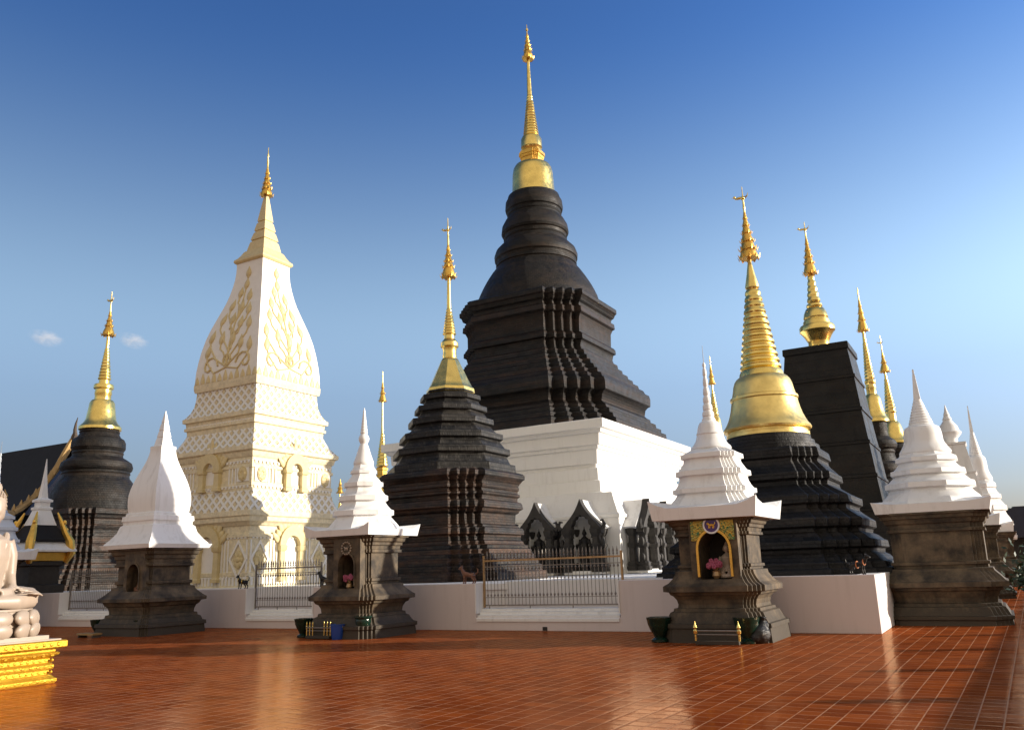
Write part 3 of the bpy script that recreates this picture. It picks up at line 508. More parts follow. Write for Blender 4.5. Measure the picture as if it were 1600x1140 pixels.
  ('body', 'red2', [(1.121, -0.05), (1.091, 0.269), (1.126, 0.282), (1.116, 0.359), (1.058, 0.372), (1.002, 0.475), (0.957, 0.565), (0.9, 0.591), (0.889, 0.643), (0.82, 0.656), (0.809, 0.721), (0.833, 0.812), (0.892, 0.89), (0.939, 0.916), (0.963, 0.968), (1.056, 0.981), (1.057, 1.086), (1.023, 1.112), (0.953, 1.152), (0.885, 1.23), (0.827, 1.323), (0.816, 1.389), (0.741, 1.402), (0.741, 1.442), (0.776, 1.455), (0.771, 1.508), (0.719, 1.521), (0.724, 2.083), (0.795, 2.096), (0.795, 2.15), (0.766, 2.163), (0.779, 2.231), (0.82, 2.244), (0.826, 2.299), (0.868, 2.326), (0.886, 2.38), (0.946, 2.394), (0.946, 2.434)]),
 ]),
 'sh2': ((-4.12, 22.6), [
  ('ringed_spire', 'circ', [(0.109, 4.944), (0.098, 4.997), (0.114, 5.032), (0.14, 5.085), (0.147, 5.138), (0.123, 5.209), (0.079, 5.262), (0.094, 5.274), (0.101, 5.293), (0.097, 5.323), (0.086, 5.344), (0.085, 5.356), (0.091, 5.375), (0.088, 5.406), (0.077, 5.426), (0.076, 5.438), (0.082, 5.457), (0.078, 5.488), (0.069, 5.508), (0.067, 5.521), (0.072, 5.54), (0.068, 5.57), (0.06, 5.591), (0.059, 5.603), (0.062, 5.622), (0.059, 5.653), (0.051, 5.674), (0.05, 5.686), (0.053, 5.705), (0.049, 5.736), (0.042, 5.756), (0.041, 5.769), (0.043, 5.788), (0.039, 5.819), (0.034, 5.839), (0.032, 5.852), (0.033, 5.871), (0.03, 5.902), (0.025, 5.922), (0.021, 5.94), (0.007, 5.994)]),
  ('bell', 'circ', [(0.258, 4.401), (0.275, 4.436), (0.27, 4.488), (0.244, 4.558), (0.196, 4.698), (0.157, 4.821), (0.131, 4.908), (0.109, 4.961)]),
  ('tiered_roof', 'oct', [(0.959, 2.64), (0.894, 2.774), (0.779, 2.909), (0.689, 3.019), (0.781, 3.044), (0.782, 3.163), (0.707, 3.197), (0.608, 3.316), (0.55, 3.41), (0.634, 3.435), (0.631, 3.555), (0.56, 3.589), (0.485, 3.692), (0.435, 3.795), (0.507, 3.812), (0.508, 3.916), (0.453, 3.933), (0.403, 4.002), (0.329, 4.088), (0.296, 4.158), (0.343, 4.175), (0.34, 4.244), (0.316, 4.262), (0.269, 4.348), (0.244, 4.418)]),
  ('body', 'red2', [(1.142, -0.08), (1.112, 0.205), (1.153, 0.221), (1.154, 0.301), (1.087, 0.317), (1.034, 0.381), (0.981, 0.477), (0.914, 0.509), (0.901, 0.573), (0.834, 0.589), (0.849, 0.701), (0.904, 0.798), (0.971, 0.83), (0.999, 0.895), (1.107, 0.911), (1.108, 1.008), (1.055, 1.041), (0.961, 1.122), (0.867, 1.219), (0.854, 1.284), (0.759, 1.301), (0.76, 1.35), (0.801, 1.366), (0.801, 1.431), (0.74, 1.448), (0.745, 2.057), (0.82, 2.073), (0.821, 2.139), (0.787, 2.156), (0.795, 2.239), (0.836, 2.256), (0.843, 2.322), (0.892, 2.356), (0.913, 2.439), (0.975, 2.456), (0.975, 2.506)]),
 ]),
 'sh1': ((-11.19, 26.3), [
  ('square_spire', 'sq', [(0.218, 5.664), (0.198, 5.705), (0.16, 5.91), (0.137, 5.952), (0.153, 5.972), (0.123, 6.138), (0.102, 6.179), (0.117, 6.2), (0.085, 6.386), (0.064, 6.428), (0.076, 6.449), (0.021, 6.762), (0.009, 6.825)]),
  ('tapered_roof', 'sq', [(1.083, 2.59), (1.062, 2.649), (0.95, 2.785), (0.824, 2.98), (0.768, 3.176), (0.712, 3.215), (0.712, 3.293), (0.748, 3.333), (0.735, 3.471), (0.671, 3.49), (0.671, 3.55), (0.621, 3.589), (0.636, 3.688), (0.648, 3.807), (0.654, 3.966), (0.646, 4.125), (0.618, 4.305), (0.569, 4.506), (0.505, 4.707), (0.434, 4.909), (0.369, 5.092), (0.319, 5.255), (0.283, 5.418), (0.266, 5.541), (0.273, 5.582), (0.271, 5.664), (0.233, 5.684)]),
  ('body', 'red3', [(1.176, -0.06), (1.15, 0.218), (1.194, 0.236), (1.18, 0.329), (1.107, 0.348), (1.064, 0.459), (0.99, 0.497), (0.976, 0.572), (0.902, 0.59), (0.91, 0.684), (0.948, 0.796), (1.008, 0.834), (1.053, 0.928), (1.172, 0.947), (1.173, 1.041), (1.114, 1.079), (1.011, 1.173), (0.908, 1.287), (0.894, 1.362), (0.79, 1.381), (0.79, 1.438), (0.835, 1.457), (0.836, 1.533), (0.769, 1.552), (0.771, 1.954), (0.869, 1.973), (0.869, 2.03), (0.832, 2.05), (0.84, 2.165), (0.878, 2.184), (0.886, 2.281), (0.939, 2.319), (0.963, 2.416), (1.023, 2.435), (1.024, 2.493)]),
 ]),
 'sh4': ((10.25, 20.8), [
  ('square_spire', 'sq', [(0.08, 5.399), (0.028, 6.05), (0.019, 6.066), (0.023, 6.134), (0.016, 6.184)]),
  ('ringed_spire', 'circ', [(0.307, 4.692), (0.287, 4.703), (0.303, 4.719), (0.294, 4.745), (0.27, 4.762), (0.267, 4.773), (0.281, 4.789), (0.273, 4.815), (0.25, 4.833), (0.247, 4.843), (0.259, 4.859), (0.251, 4.885), (0.229, 4.903), (0.226, 4.914), (0.237, 4.93), (0.229, 4.956), (0.209, 4.974), (0.205, 4.984), (0.215, 5), (0.207, 5.027), (0.188, 5.044), (0.185, 5.055), (0.193, 5.071), (0.185, 5.097), (0.167, 5.115), (0.164, 5.126), (0.171, 5.142), (0.163, 5.168), (0.147, 5.186), (0.144, 5.196), (0.149, 5.213), (0.14, 5.239), (0.126, 5.257), (0.123, 5.267), (0.126, 5.284), (0.118, 5.31), (0.105, 5.328), (0.102, 5.338), (0.104, 5.355), (0.096, 5.381), (0.085, 5.399)]),
  ('bell', 'circ', [(0.569, 3.997), (0.593, 4.029), (0.585, 4.077), (0.529, 4.158), (0.474, 4.254), (0.45, 4.319), (0.441, 4.481), (0.423, 4.611), (0.387, 4.676), (0.323, 4.709)]),
  ('tiered_roof', 'oct', [(1.156, 2.732), (1.119, 2.825), (1.051, 2.919), (0.944, 3.029), (0.883, 3.131), (0.992, 3.155), (0.993, 3.273), (0.916, 3.296), (0.839, 3.375), (0.746, 3.463), (0.832, 3.486), (0.825, 3.59), (0.748, 3.613), (0.686, 3.677), (0.616, 3.781), (0.687, 3.805), (0.68, 3.901), (0.594, 3.949), (0.563, 4.013)]),
  ('body', 'red2', [(1.333, -0.102), (1.307, 0.117), (1.351, 0.132), (1.352, 0.205), (1.294, 0.22), (1.237, 0.338), (1.208, 0.397), (1.149, 0.411), (1.136, 0.47), (1.069, 0.485), (1.093, 0.604), (1.154, 0.737), (1.214, 0.767), (1.229, 0.827), (1.348, 0.842), (1.35, 0.946), (1.291, 0.976), (1.203, 1.081), (1.101, 1.186), (1.086, 1.246), (0.997, 1.261), (0.998, 1.321), (1.043, 1.336), (1.044, 1.397), (0.984, 1.412), (0.992, 2.082), (1.052, 2.097), (1.053, 2.159), (1.016, 2.174), (1.024, 2.267), (1.07, 2.298), (1.101, 2.39), (1.147, 2.406), (1.163, 2.483), (1.208, 2.499), (1.209, 2.545)]),
 ]),
}

CLOUDS = [((-465.9, 800.0, 240.4), (20.307692307692307, 13.538461538461538, 9.23076923076923), 14), ((-378.1, 800.0, 234.8), (17.846153846153847, 11.897435897435898, 9.23076923076923), 16)]
HALL_LOC = (-29.55, 55.00, 0); HALL_RZ = -29.5
PAV_LOC = (-18.95, 33.50, 1.2)
RH_LOC = (54.65, 87.00, 0)
TREE_LOC = (52.57, 92.00, 0)
PLANTS = [(3.1, 7.0), (3.3, 10.5), (3.5, 14.5)]
BOUND = (5.6, 1.75)
FINIALS = [11.3, 14.2, 17.1, 20.0, 22.9, 8.3]

# ================================================================== setting
def sheet(name, x0, x1, y0, y1, z, mat, kind='structure'):
    o = MB().add([(x0, y0, z), (x1, y0, z), (x1, y1, z), (x0, y1, z)], [(0, 1, 2, 3)]).build(name, mat, smooth=0)
    o['kind'] = kind; return o
M['earth'] = plain('dry_ground', (.22, .18, .12), .9, 0, .3, .3)
sheet('ground', -3000, 3000, -3000, 3000, -.03, M['earth'])
sheet('courtyard_floor', -70, 70, -30, 110, 0, M['floor'])

# raised inner terrace that carries the towers
tm = MB()
tm.add([tuple(P(u, v, z)) for z in (0, 1.2) for u, v in ((-.95, 2.6), (-.95, 75), (-62, 75), (-62, 2.6))],
       [(3, 2, 1, 0), (4, 5, 6, 7), (0, 1, 5, 4), (1, 2, 6, 5), (2, 3, 7, 6), (3, 0, 4, 7)])
tr = tm.build('terrace', M['terrace'], smooth=0, bevel=.015); tr['kind'] = 'structure'

# two wisps of cloud far away
cm = bpy.data.materials.new('cloud_vapour'); cm.use_nodes = True; nt = cm.node_tree
nt.nodes.remove(nt.nodes['Principled BSDF'])
pv = nt.nodes.new('ShaderNodeVolumePrincipled'); pv.inputs['Color'].default_value = (1, .985, .98, 1); pv.inputs['Anisotropy'].default_value = 0
tc = N(nt, 'ShaderNodeTexCoord').outputs['Object']
ln = N(nt, 'ShaderNodeVectorMath', operation='LENGTH'); nt.links.new(tc, ln.inputs[0])
dn = math_(nt, 'MULTIPLY', ramp(nt, ln.outputs['Value'], 1, 0, .15, .95), ramp(nt, noise(nt, stretch(nt, tc, (1.2, 1.2, .8)), 1.7, 7, .7), 0, .12, .44, .72))
nt.links.new(dn, pv.inputs['Density']); nt.links.new(pv.outputs[0], nt.nodes['Material Output'].inputs['Volume'])
for loc, sz, tilt in CLOUDS:
    c = MB().ball((0, 0, 0), 1, 20).build('cloud', cm)
    c.location = loc; c.scale = sz; c.rotation_euler = (0, R(tilt), 0)
    c['kind'] = 'structure'

# ================================================================== towers from measured profiles
MATS = {
 'finial_rod': 'gold', 'umbrella': 'gold_dark', 'spire_rod': 'gold', 'ringed_spire': 'gold', 'harmika': 'gold_dark', 'bell': 'gold',
 'plain_cone': 'gold', 'ringed_drum': 'brick_round', 'brick_body': 'brick', 'white_base': 'white', 'tiered_roof': 'brick_oct',
 'tapered_tower': 'tower'}
def umbrella_fringe(mb, prof):
    """leaf-shaped pendants round every tier of the tiered umbrella"""
    zs = prof
    for k in range(len(zs) - 1):
        r, z = zs[k]; r2, z2 = zs[k + 1]
        if r2 < r or r < .03: pass
        if r >= .03 and (k == 0 or zs[k - 1][0] < r):
            n = 10
            for i in range(n):
                a = 2 * math.pi * (i + .5 * (k % 2)) / n; q = r * 1.06; h = max(.05, r * .55); w = r * .2
                ca, sa = math.cos(a), math.sin(a)
                base = Vector((ca * q, sa * q, z)); tip = Vector((ca * (q + h * .45), sa * (q + h * .45), z + h * .8)); lo = Vector((ca * (q + h * .12), sa * (q + h * .12), z - h * .35))
                t = Vector((-sa, ca, 0)) * w; o = Vector((ca, sa, 0)) * w * .5
                mb.add([base + t, base - t, tip, lo, base + o], [(0, 4, 2), (4, 1, 2), (0, 3, 4), (4, 3, 1), (0, 2, 1), (0, 1, 3)])
    return mb
def bird(parent, z, s, mat):
    mb = MB(); mb.ball((0, 0, z), (s * .3, s * .3, s * .32), 10)
    mb.ball((-s * .55, 0, z + s * .12), (s * .6, s * .16, s * .2), 10); mb.ball((-s * 1.15, 0, z + s * .38), (s * .2, s * .13, s * .2), 8)
    mb.tube([(s * .2, 0, z), (s * .6, 0, z + s * .25), (s * .75, 0, z + s * .7)], [s * .14, s * .1, s * .02], 6)
    mb.tube([(-s * 1.25, 0, z + s * .38), (-s * 1.6, 0, z + s * .34)], [s * .07, s * .015], 5)
    return mb.build('bird_ornament', mat, parent)
def courses(pr, dz, amp):
    """break a profile into projecting brick courses"""
    out = [pr[0]]
    for (r0, z0), (r1, z1) in zip(pr, pr[1:]):
        n = int((z1 - z0) / dz)
        for k in range(1, n):
            t = k / n; r = r0 + (r1 - r0) * t; z = z0 + (z1 - z0) * t
            out += [(r, z - .012), (r + amp, z), (r + amp, z + dz * .3), (r, z + dz * .3 + .012)]
        out.append((r1, z1))
    return out
COURSES = {'central': (.44, .085), 'octagon': (.26, .035), 'leftdark': (.3, .04), 'goldbell': (.24, .02)}
def tower(key, name, label, cat, mats={}, group=None, flying_bird=0, split=()):
    loc, secs = PROFILES[key]
    t = thing(name, label, cat, (loc[0], loc[1], 0), AXIS, group)
    parts = {}
    for s, k, pr in secs:
        mat = M[mats.get(s, MATS.get(s, 'white'))]
        pq = courses(pr, *COURSES[key]) if key in COURSES and s in ('brick_body', 'ringed_drum') else pr
        sh = MB().loft(plan(k), pq)
        if s == 'umbrella': umbrella_fringe(sh, pr)
        if s in ('brick_body', 'tiered_roof'):      # worn, slightly irregular brick edges
            rj = random.Random(len(sh.v)); sh.v = [(x + rj.uniform(-1, 1) * .016, y + rj.uniform(-1, 1) * .016, z + rj.uniform(-1, 1) * .008) for x, y, z in sh.v]
        o = sh.build(s, mat, t, smooth=32, bevel=.018 if key in COURSES and s in ('brick_body', 'tiered_roof') else 0)
        parts.setdefault(s, []).append((o, pr))
        if s == 'finial_rod' and flying_bird:
            zt = pr[-1][1]; zb = pr[0][1]
            bird(t, zb + (zt - zb) * .55, flying_bird, M['gold'])
    return t, parts
def rad_at(pr, z):
    for (r0, z0), (r1, z1) in zip(pr, pr[1:]):
        if z0 <= z <= z1 and z1 > z0: return r0 + (r1 - r0) * (z - z0) / (z1 - z0)
    return pr[-1][0] if z > pr[-1][1] else pr[0][0]

# --- tallest chedi on the stepped white base
T, PT = tower('central', 'chedi', 'tallest dark brick chedi with smooth gold bell, on the big stepped white base', 'chedi', {'brick_body': 'brick_dark'})
S0 = 7.25
sm = MB().loft(plan('sq'), [(S0, 1.2), (S0, 3.55), (S0 + .06, 3.58), (S0 + .06, 3.7), (S0 - .05, 3.78), (S0 - .3, 4.3), (S0 - .45, 4.7)])
sm.build('lower_storey', M['white'], T, smooth=0)
def ogee(w, h0, h1, n=9, e=.0):
    pts = []
    for i in range(n + 1):
        t = i / n
        x = w * (1 - t) * (1 + .18 * math.sin(math.pi * t)) ; z = h0 + (h1 - h0) * (t ** 1.0 * .55 + .45 * t ** 3)
        pts.append((x, z))
    return pts + [(-x, z) for x, z in pts[-2::-1]]
def cusped(w, h0, h1, n=4):
    pts = []
    for i in range(n):
        for j in range(4):
            t = (i + j / 4) / n; a = t * math.pi / 2
            x = w * math.cos(a); z = h0 + (h1 - h0) * math.sin(a)
            k = 1 - .10 * math.sin(math.pi * j / 4)
            pts.append((x * k, h0 + (z - h0) * k))
    pts.append((0, h1))
    return pts + [(-x, z) for x, z in pts[-2::-1]]
def niche_shrine(parent, M4, i):
    f = MB(); w = .5                       # stone front: two moulded pillars and an ogee arch
    pil = [(.21, 0), (.27, .0), (.27, .16), (.22, .2), (.24, .32), (.17, .4), (.16, .95), (.2, 1.0), (.22, 1.12), (.17, 1.18), (.15, 1.45), (.2, 1.52), (.24, 1.62), (.26, 1.78), (.2, 1.8)]
    for sx in (-1, 1):
        for yy in (-.15, .32):
            f.loft(plan('red'), pil, M4 @ Matrix.Translation((sx * .66, yy, 0)))
        f.tube([(sx * .98, -.2, 1.78), (sx * 1.08, -.22, 1.95), (sx * 1.0, -.22, 2.12), (sx * .88, -.2, 2.1)], [.1, .08, .06, .03], 7, M4)
        f.ball((sx * .95, -.2, 1.2), (.1, .12, .2), 8, M4); f.ball((sx * .95, -.2, .55), (.1, .12, .16), 8, M4)
    outer = [(.95, 1.6)] + ogee(.92, 1.78, 3.05); outer.append((-.95, 1.6))
    inner = [(.46, 1.4)] + [(x, z) for x, z in cusped(.5, 1.6, 2.4, 4)] + [(-.46, 1.4)]
    def resample(p, n):
        L = [0]
        for a, c in zip(p, p[1:]): L.append(L[-1] + math.hypot(a[0] - c[0], a[1] - c[1]))
        out = []
        for k in range(n):
            s = L[-1] * k / (n - 1); j = 0
            while j < len(L) - 2 and L[j + 1] < s: j += 1
            t = (s - L[j]) / max(1e-6, L[j + 1] - L[j]); out.append((p[j][0] + (p[j + 1][0] - p[j][0]) * t, p[j][1] + (p[j + 1][1] - p[j][1]) * t))
        return out
    f.strip(resample(outer, 41), resample(inner, 41), -.3, .02, M4)
    fr = f.build('niche_frame', M['stone_dark'], parent, smooth=35)
    r = MB(); rp = resample([(1.02, 1.84)] + ogee(.98, 1.86, 3.02) + [(-1.02, 1.84)], 31); ri = [(x * .86, z * .955) for x, z in rp]
    r.strip(rp, ri, .025, 1.5, M4)
    r.build('gable_roof', M['white_clean'], parent, smooth=40)
    k = MB().box((0, .85, 1.2), (1.1, .2, 2.4), M4)
    for sx in (-1, 1): k.box((sx * .52, .45, .95), (.06, .7, 1.9), M4)
    k.box((0, .3, -.02), (1.7, 1.3, .14), M4)
    k.build('niche_recess', M['white'], parent, smooth=0)
zb = 1.32
fronts = [S0 - 1.4, S0 - 3.6, S0 - 5.8]; sides = [-S0 + 1.4, -S0 + 3.6, -S0 + 5.8]
for i, x in enumerate(fronts): niche_shrine(T, Matrix.Translation((x, -S0 - .6, zb)), i)
for i, y in enumerate(sides): niche_shrine(T, Matrix.Translation((S0 + .6, y, zb)) @ Matrix.Rotation(R(90), 4, 'Z'), i)

def standing_buddha(name, label, loc, group):
    mb = MB()
    mb.tube([(0, 0, .05), (0, 0, .5), (0, 0, .82), (0, 0, 1.05), (0, 0, 1.22), (0, -.01, 1.32)], [.17, .15, .18, .15, .2, .09], 14)
    mb.tube([(0, 0, 1.28), (0, 0, 1.42)], .055, 10)
    mb.ball((0, -.01, 1.49), (.088, .1, .12), 14); mb.ball((0, .01, 1.6), (.06, .06, .05), 10)
    mb.tube([(0, .01, 1.62), (0, .01, 1.7), (0, .01, 1.82)], [.035, .025, .006], 8)
    for s in (-1, 1):
        mb.tube([(s * .19, 0, 1.22), (s * .25, .01, 1.0), (s * .265, 0, .82), (s * .255, -.03, .62)], [.07, .055, .05, .035], 9)
        mb.ball((s * .25, -.04, .56), (.03, .03, .07), 8)
        mb.ball((s * .095, 0, 1.47), (.02, .03, .065), 8)
        mb.tube([(s * .23, 0, .95), (s * .22, .0, .5), (s * .21, .02, .2)], [.03, .05, .045], 7)
        mb.ball((s * .07, -.08, .03), (.055, .13, .04), 9)
    mb.lathe([(.24, -.12), (.26, -.06), (.2, -.02), (.22, .02)], 18)
    o = mb.fused(name, M['bronze'], None, .022, 3)
    o.location = loc; o.rotation_euler = (0, 0, AXIS)
    return tag(o, label, 'statue', group)
def local(t, x, y, z):
    return Vector(t.location) + EX * x + EY * y + Vector((0, 0, z))
standing_buddha('standing_buddha', 'black standing Buddha statue in the arched niche nearest the white base corner', local(T, fronts[0], -S0 - .55, zb + .14), None)
standing_buddha('standing_buddha', 'black standing Buddha statue in the arched niche beside the grey octagonal chedi', local(T, fronts[1], -S0 - .55, zb + .14), None)

# --- cream and white tower
W = {'square_spire': 'cream_relief', 'cap_slab': 'cream_relief', 'tapered_body': 'cream_white', 'floral_band': 'cream', 'lattice_band': 'lattice',
     'cornice': 'cream', 'niche_storey': 'cream', 'lower_storey': 'cream'}
CT, CP = tower('cream', 'cream_tower', 'square cream and white tower with gold lotus trees and lattice bands', 'tower', W, flying_bird=0)
tb, tbp = CP['tapered_body'][0]; zt0, zt1 = tbp[0][1], tbp[-1][1]
def facepoint(s, t, off=.0):
    z = zt0 + (zt1 - zt0) * t; r = rad_at(tbp, z)
    return Vector((s * r * .93, -(r + off), z))
buds = [(0, .9), (0, .8), (-.27, .73), (.37, .69), (-.51, .625), (.06, .6), (.5, .565), (-.64, .51), (-.18, .5), (.26, .455), (.64, .44),
        (-.8, .37), (-.36, .345), (.08, .33), (.42, .285), (.76, .255), (-.78, .25)]
for q in range(4):
    RZ = Matrix.Rotation(R(90 * q), 4, 'Z'); mb = MB()
    def stem(pts, r): mb.tube([facepoint(s, t, .012) for s, t in pts], r, 6, RZ)
    stem([(0, .12 + .06 * i) for i in range(14)], [.055 - .003 * i for i in range(14)])
    for s, t in buds:
        h = .27 * (1.0 if t < .7 else .85); p = facepoint(s, t, .01)
        up = (facepoint(s, min(1, t + .02)) - facepoint(s, t)).normalized()
        wv = Vector((1, 0, 0)); nv = Vector((0, -1, 0)); nv = (nv - up * nv.dot(up)).normalized()
        Mx = Matrix((( wv.x, nv.x, up.x, p.x), (wv.y, nv.y, up.y, p.y), (wv.z, nv.z, up.z, p.z), (0, 0, 0, 1)))
        mb.lathe([(.02, -h), (.10, -h * .75), (.135, -h * .3), (.12, h * .2), (.06, h * .7), (.01, h * 1.25)], 10, RZ @ Mx @ Matrix.Diagonal((1.15, .5, 1, 1)))
        mb.tube([facepoint(s + .07 * math.cos(a), t - .015 + .035 * math.sin(a), .01) for a in [k * math.pi / 5 + math.pi for k in range(6)]], .028, 5, RZ)
        if abs(s) > .05:
            stem([(0, max(.1, t - .26 * abs(s) - .12)), (s * .55, t - .16 * abs(s) - .06), (s * .92, t - .09), (s, t - .04)], .036)
    for s0, d in ((-.6, 1), (.62, -1)):
        pts = [(s0 + d * .0 + (.3 - .026 * k) * math.cos(k * .62) * d, .12 + (.095 - .0085 * k) * math.sin(k * .62)) for k in range(11)]
        mb.tube([facepoint(max(-1, min(1, s)), t, .015) for s, t in pts], .045, 6, RZ)
    mb.tube([facepoint(.12 * math.cos(a * math.pi / 8), .155 + .045 * math.sin(a * math.pi / 8), .015) for a in range(17)], .05, 6, RZ)
    for k in range(11):
        s = -1 + .2 * k; h = .36 if k % 2 else .26
        p = facepoint(s, .0, .012); mb.lathe([(.12, 0), (.13, h * .3), (.09, h * .7), (.01, h * 1.25)], 6, RZ @ Matrix.Translation(p) @ Matrix.Diagonal((1.05, .35, 1, 1)))
    mb.build('lotus_relief', M['cream_relief'], CT, smooth=40)
def arch_niche(parent, Mx, w, h, deep=.35, flame=True):
    """columned niche with a flame-leaf pediment, standing out from the wall"""
    mb = MB()
    for sx in (-1, 1):
        mb.loft(plan('sq'), [(.17, 0), (.17, .12), (.13, .16), (.12, h * .55), (.17, h * .58), (.18, h * .66), (.13, h * .67)], Mx @ Matrix.Translation((sx * (w / 2 + .12), -.05, 0)))
    rp = [(math.cos(a * math.pi / 12) * (w / 2 + .3), h * .66 + math.sin(a * math.pi / 12) * (w / 2 + .3) * 1.1) for a in range(13)]
    ri = [(math.cos(a * math.pi / 12) * (w / 2 - .02), h * .66 + math.sin(a * math.pi / 12) * (w / 2 - .02)) for a in range(13)]
    mb.strip(rp, ri, -.2, .1, Mx)
    if flame:
        for a in range(1, 12):
            th = a * math.pi / 12; r = w / 2 + .32; k = .42 if a % 2 else .27
            if a == 6: k = .6
            mb.lathe([(.10, -.05), (.13, .1), (.10, k * .6), (.01, k)], 7, Mx @ Matrix.Translation((math.cos(th) * r, -.07, h * .66 + math.sin(th) * r * 1.08)) @ Matrix.Rotation((math.pi / 2 - th) * .6, 4, 'Y') @ Matrix.Diagonal((1, .6, 1, 1)))
    o = mb.build('niche_frame', M['cream_relief'], parent, smooth=40)
    bk = MB().prism([(-w / 2, 0), (w / 2, 0)] + [(math.cos(a * math.pi / 12) * w / 2, h * .66 + math.sin(a * math.pi / 12) * w / 2) for a in range(13)], -.012, .05, Mx)
    bk.build('niche_back', M['cream_white'], parent, smooth=0)
def comb(mb, half, n, w, z0, z1, y0, y1, Mx):
    """one toothed strip: a thin top bar with n hanging blocks"""
    pts = [(-half, z1), (-half, z1 - .02)]
    for k in range(n):
        x = -half + .02 + w / 2 + (2 * half - w - .04) * k / (n - 1)
        pts += [(x - w / 2, z1 - .02), (x - w / 2, z0), (x + w / 2, z0), (x + w / 2, z1 - .02)]
    pts += [(half, z1 - .02), (half, z1)]
    return mb.prism(pts, y0, y1, Mx)
ns = CP['niche_storey'][0][1]; ls = CP['lower_storey'][0][1]
rn, zn0, zn1 = ns[0][0], ns[0][1], ns[-1][1]; rl, zl0, zl1 = rad_at(ls, 2.2), ls[0][1], ls[-1][1]
rn = rad_at(ns, (zn0 + zn1) / 2)
for q in range(4):
    RZ = Matrix.Rotation(R(90 * q), 4, 'Z')
    arch_niche(CT, RZ @ Matrix.Translation((0, -rn, zn0 + .05)), .62, (zn1 - zn0) * .98)
    arch_niche(CT, RZ @ Matrix.Translation((0, -rl, zl0 + .25)), .8, (zl1 - zl0) * .86)
    H = zn1 - zn0; zc = (zn0 + zn1) / 2; HL = zl1 - zl0; zcl = zl0 + HL * .46
    def white(name, f): m_ = MB(); f(m_); return m_.build(name, M['cream_white'], CT, smooth=0)
    def goldp(name, f): m_ = MB(); f(m_); return m_.build(name, M['cream_relief'], CT, smooth=40)
    for sx in (-1, 1):
        xu, xl = sx * rn * .80, sx * rl * .76
        white('square_panel', lambda m_: m_.box((xu, -rn - .02, zc), (.62, .05, H * .46), RZ))
        for k in (.46, .54, .62): white('pilaster', lambda m_: m_.box((sx * rn * k, -rn - .015, zc), (.05, .06, H * .6), RZ))
        def flower(m_):
            m_.prism([(.23 * math.cos(a), .29 * math.sin(a)) for a in [k * math.pi / 4 for k in range(8)]], -.06, 0, RZ @ Matrix.Translation((xu, -rn - .03, zc)))
            for k in range(8):
                a = k * math.pi / 4; m_.ball((xu + .13 * math.cos(a), -rn - .09, zc + .16 * math.sin(a)), (.08, .04, .09), 7, RZ)
        goldp('flower_ornament', flower)
        ww, hh = .48, HL * .31
        white('diamond_frame', lambda m_: m_.strip([(ww, 0), (0, hh), (-ww, 0), (0, -hh), (ww, 0)], [(ww * .8, 0), (0, hh * .8), (-ww * .8, 0), (0, -hh * .8), (ww * .8, 0)], -.06, .02, RZ @ Matrix.Translation((xl, -rl, zcl))))
        def flower2(m_):
            for k in range(8):
                a = k * math.pi / 4; m_.ball((xl + .15 * math.cos(a), -rl - .015, zcl + .21 * math.sin(a)), (.11, .05, .13), 7, RZ)
            m_.ball((xl, -rl - .02, zcl), (.12, .08, .12), 8, RZ)
        goldp('flower_ornament', flower2)
        for k in (.34, .42, .50, .99): white('pilaster', lambda m_: m_.box((sx * rl * k - (sx * .05 if k > .9 else 0), -rl - .015, zcl), (.06, .06, HL * .62), RZ))
    for (rr, zz, w_, h_) in ((rl, zl1 - .42, .10, .12), (rl, zl0 + .28, .10, .30), (rn, zn1 - .17, .09, .10), (rn, zn0 + .15, .09, .10)):
        def row(m_):
            comb(m_, rr * .96, 22, w_, zz - h_ / 2, zz + h_ / 2, -rr - .055, -rr + .02, RZ)
        white('dentil_row', row)
for (s, pr) in CP['cornice'][:1]:
    for q in range(4):
        RZ = Matrix.Rotation(R(90 * q), 4, 'Z'); wh = MB(); r = pr[1][0]; z = (pr[0][1] + pr[-1][1]) / 2 - .0
        r = rad_at(pr, pr[0][1] + .12)
        comb(wh, r * .96, 24, .09, z - .08, z + .04, -r - .035, -r + .03, RZ)
        wh.build('dentil_row', M['cream_white'], s, smooth=0)

# --- the other chedis
OC, OP = tower('octagon', 'chedi', 'brown brick chedi with tiered octagonal grey roof and faceted gold bell, beside the tallest chedi', 'chedi', flying_bird=.2)
pl = MB().loft(plan('oct'), [(3.45, 0), (3.45, .95), (3.5, .97), (3.5, 1.14), (3.4, 1.215)]); pl.build('octagonal_plinth', M['terrace'], OC, smooth=0)
GC, GP = tower('goldbell', 'chedi', 'black redented chedi crowned by the largest hammered gold bell, behind the long right wall', 'chedi',
               {'bell': 'gold_leaf', 'brick_body': 'brick_black', 'ringed_drum': 'brick_black'}, flying_bird=.22)
for (s, pr) in GP['bell'][:1]:
    lp = MB(); r = rad_at(pr, 10.0)
DT, _ = tower('pyramid', 'tower', 'black flat-topped tapering tower with a small gold stupa on top', 'tower', {}, flying_bird=.22)
LC, _ = tower('leftdark', 'chedi', 'dark ringed chedi at far left with slim gold bell and shadowed base', 'chedi', flying_bird=.25)
tower('behindone', 'chedi', 'distant black ringed chedi with gold bell, directly behind the tapering tower', 'chedi')
tower('behindtwo', 'chedi', 'more distant smaller gold belled chedi, second behind the tapering tower', 'chedi', flying_bird=.2)
tower('needle', 'chedi', 'slim distant gold spire rising between cream tower and octagonal chedi', 'chedi', {'ringed_drum': 'gold'})
tower('tinyleft', 'chedi', 'tiny gold finial just showing beside the cream tower lower right edge', 'chedi')
tower('tinyright', 'chedi', 'distant gold spire half hidden behind the white roof of the medallion shrine', 'chedi')

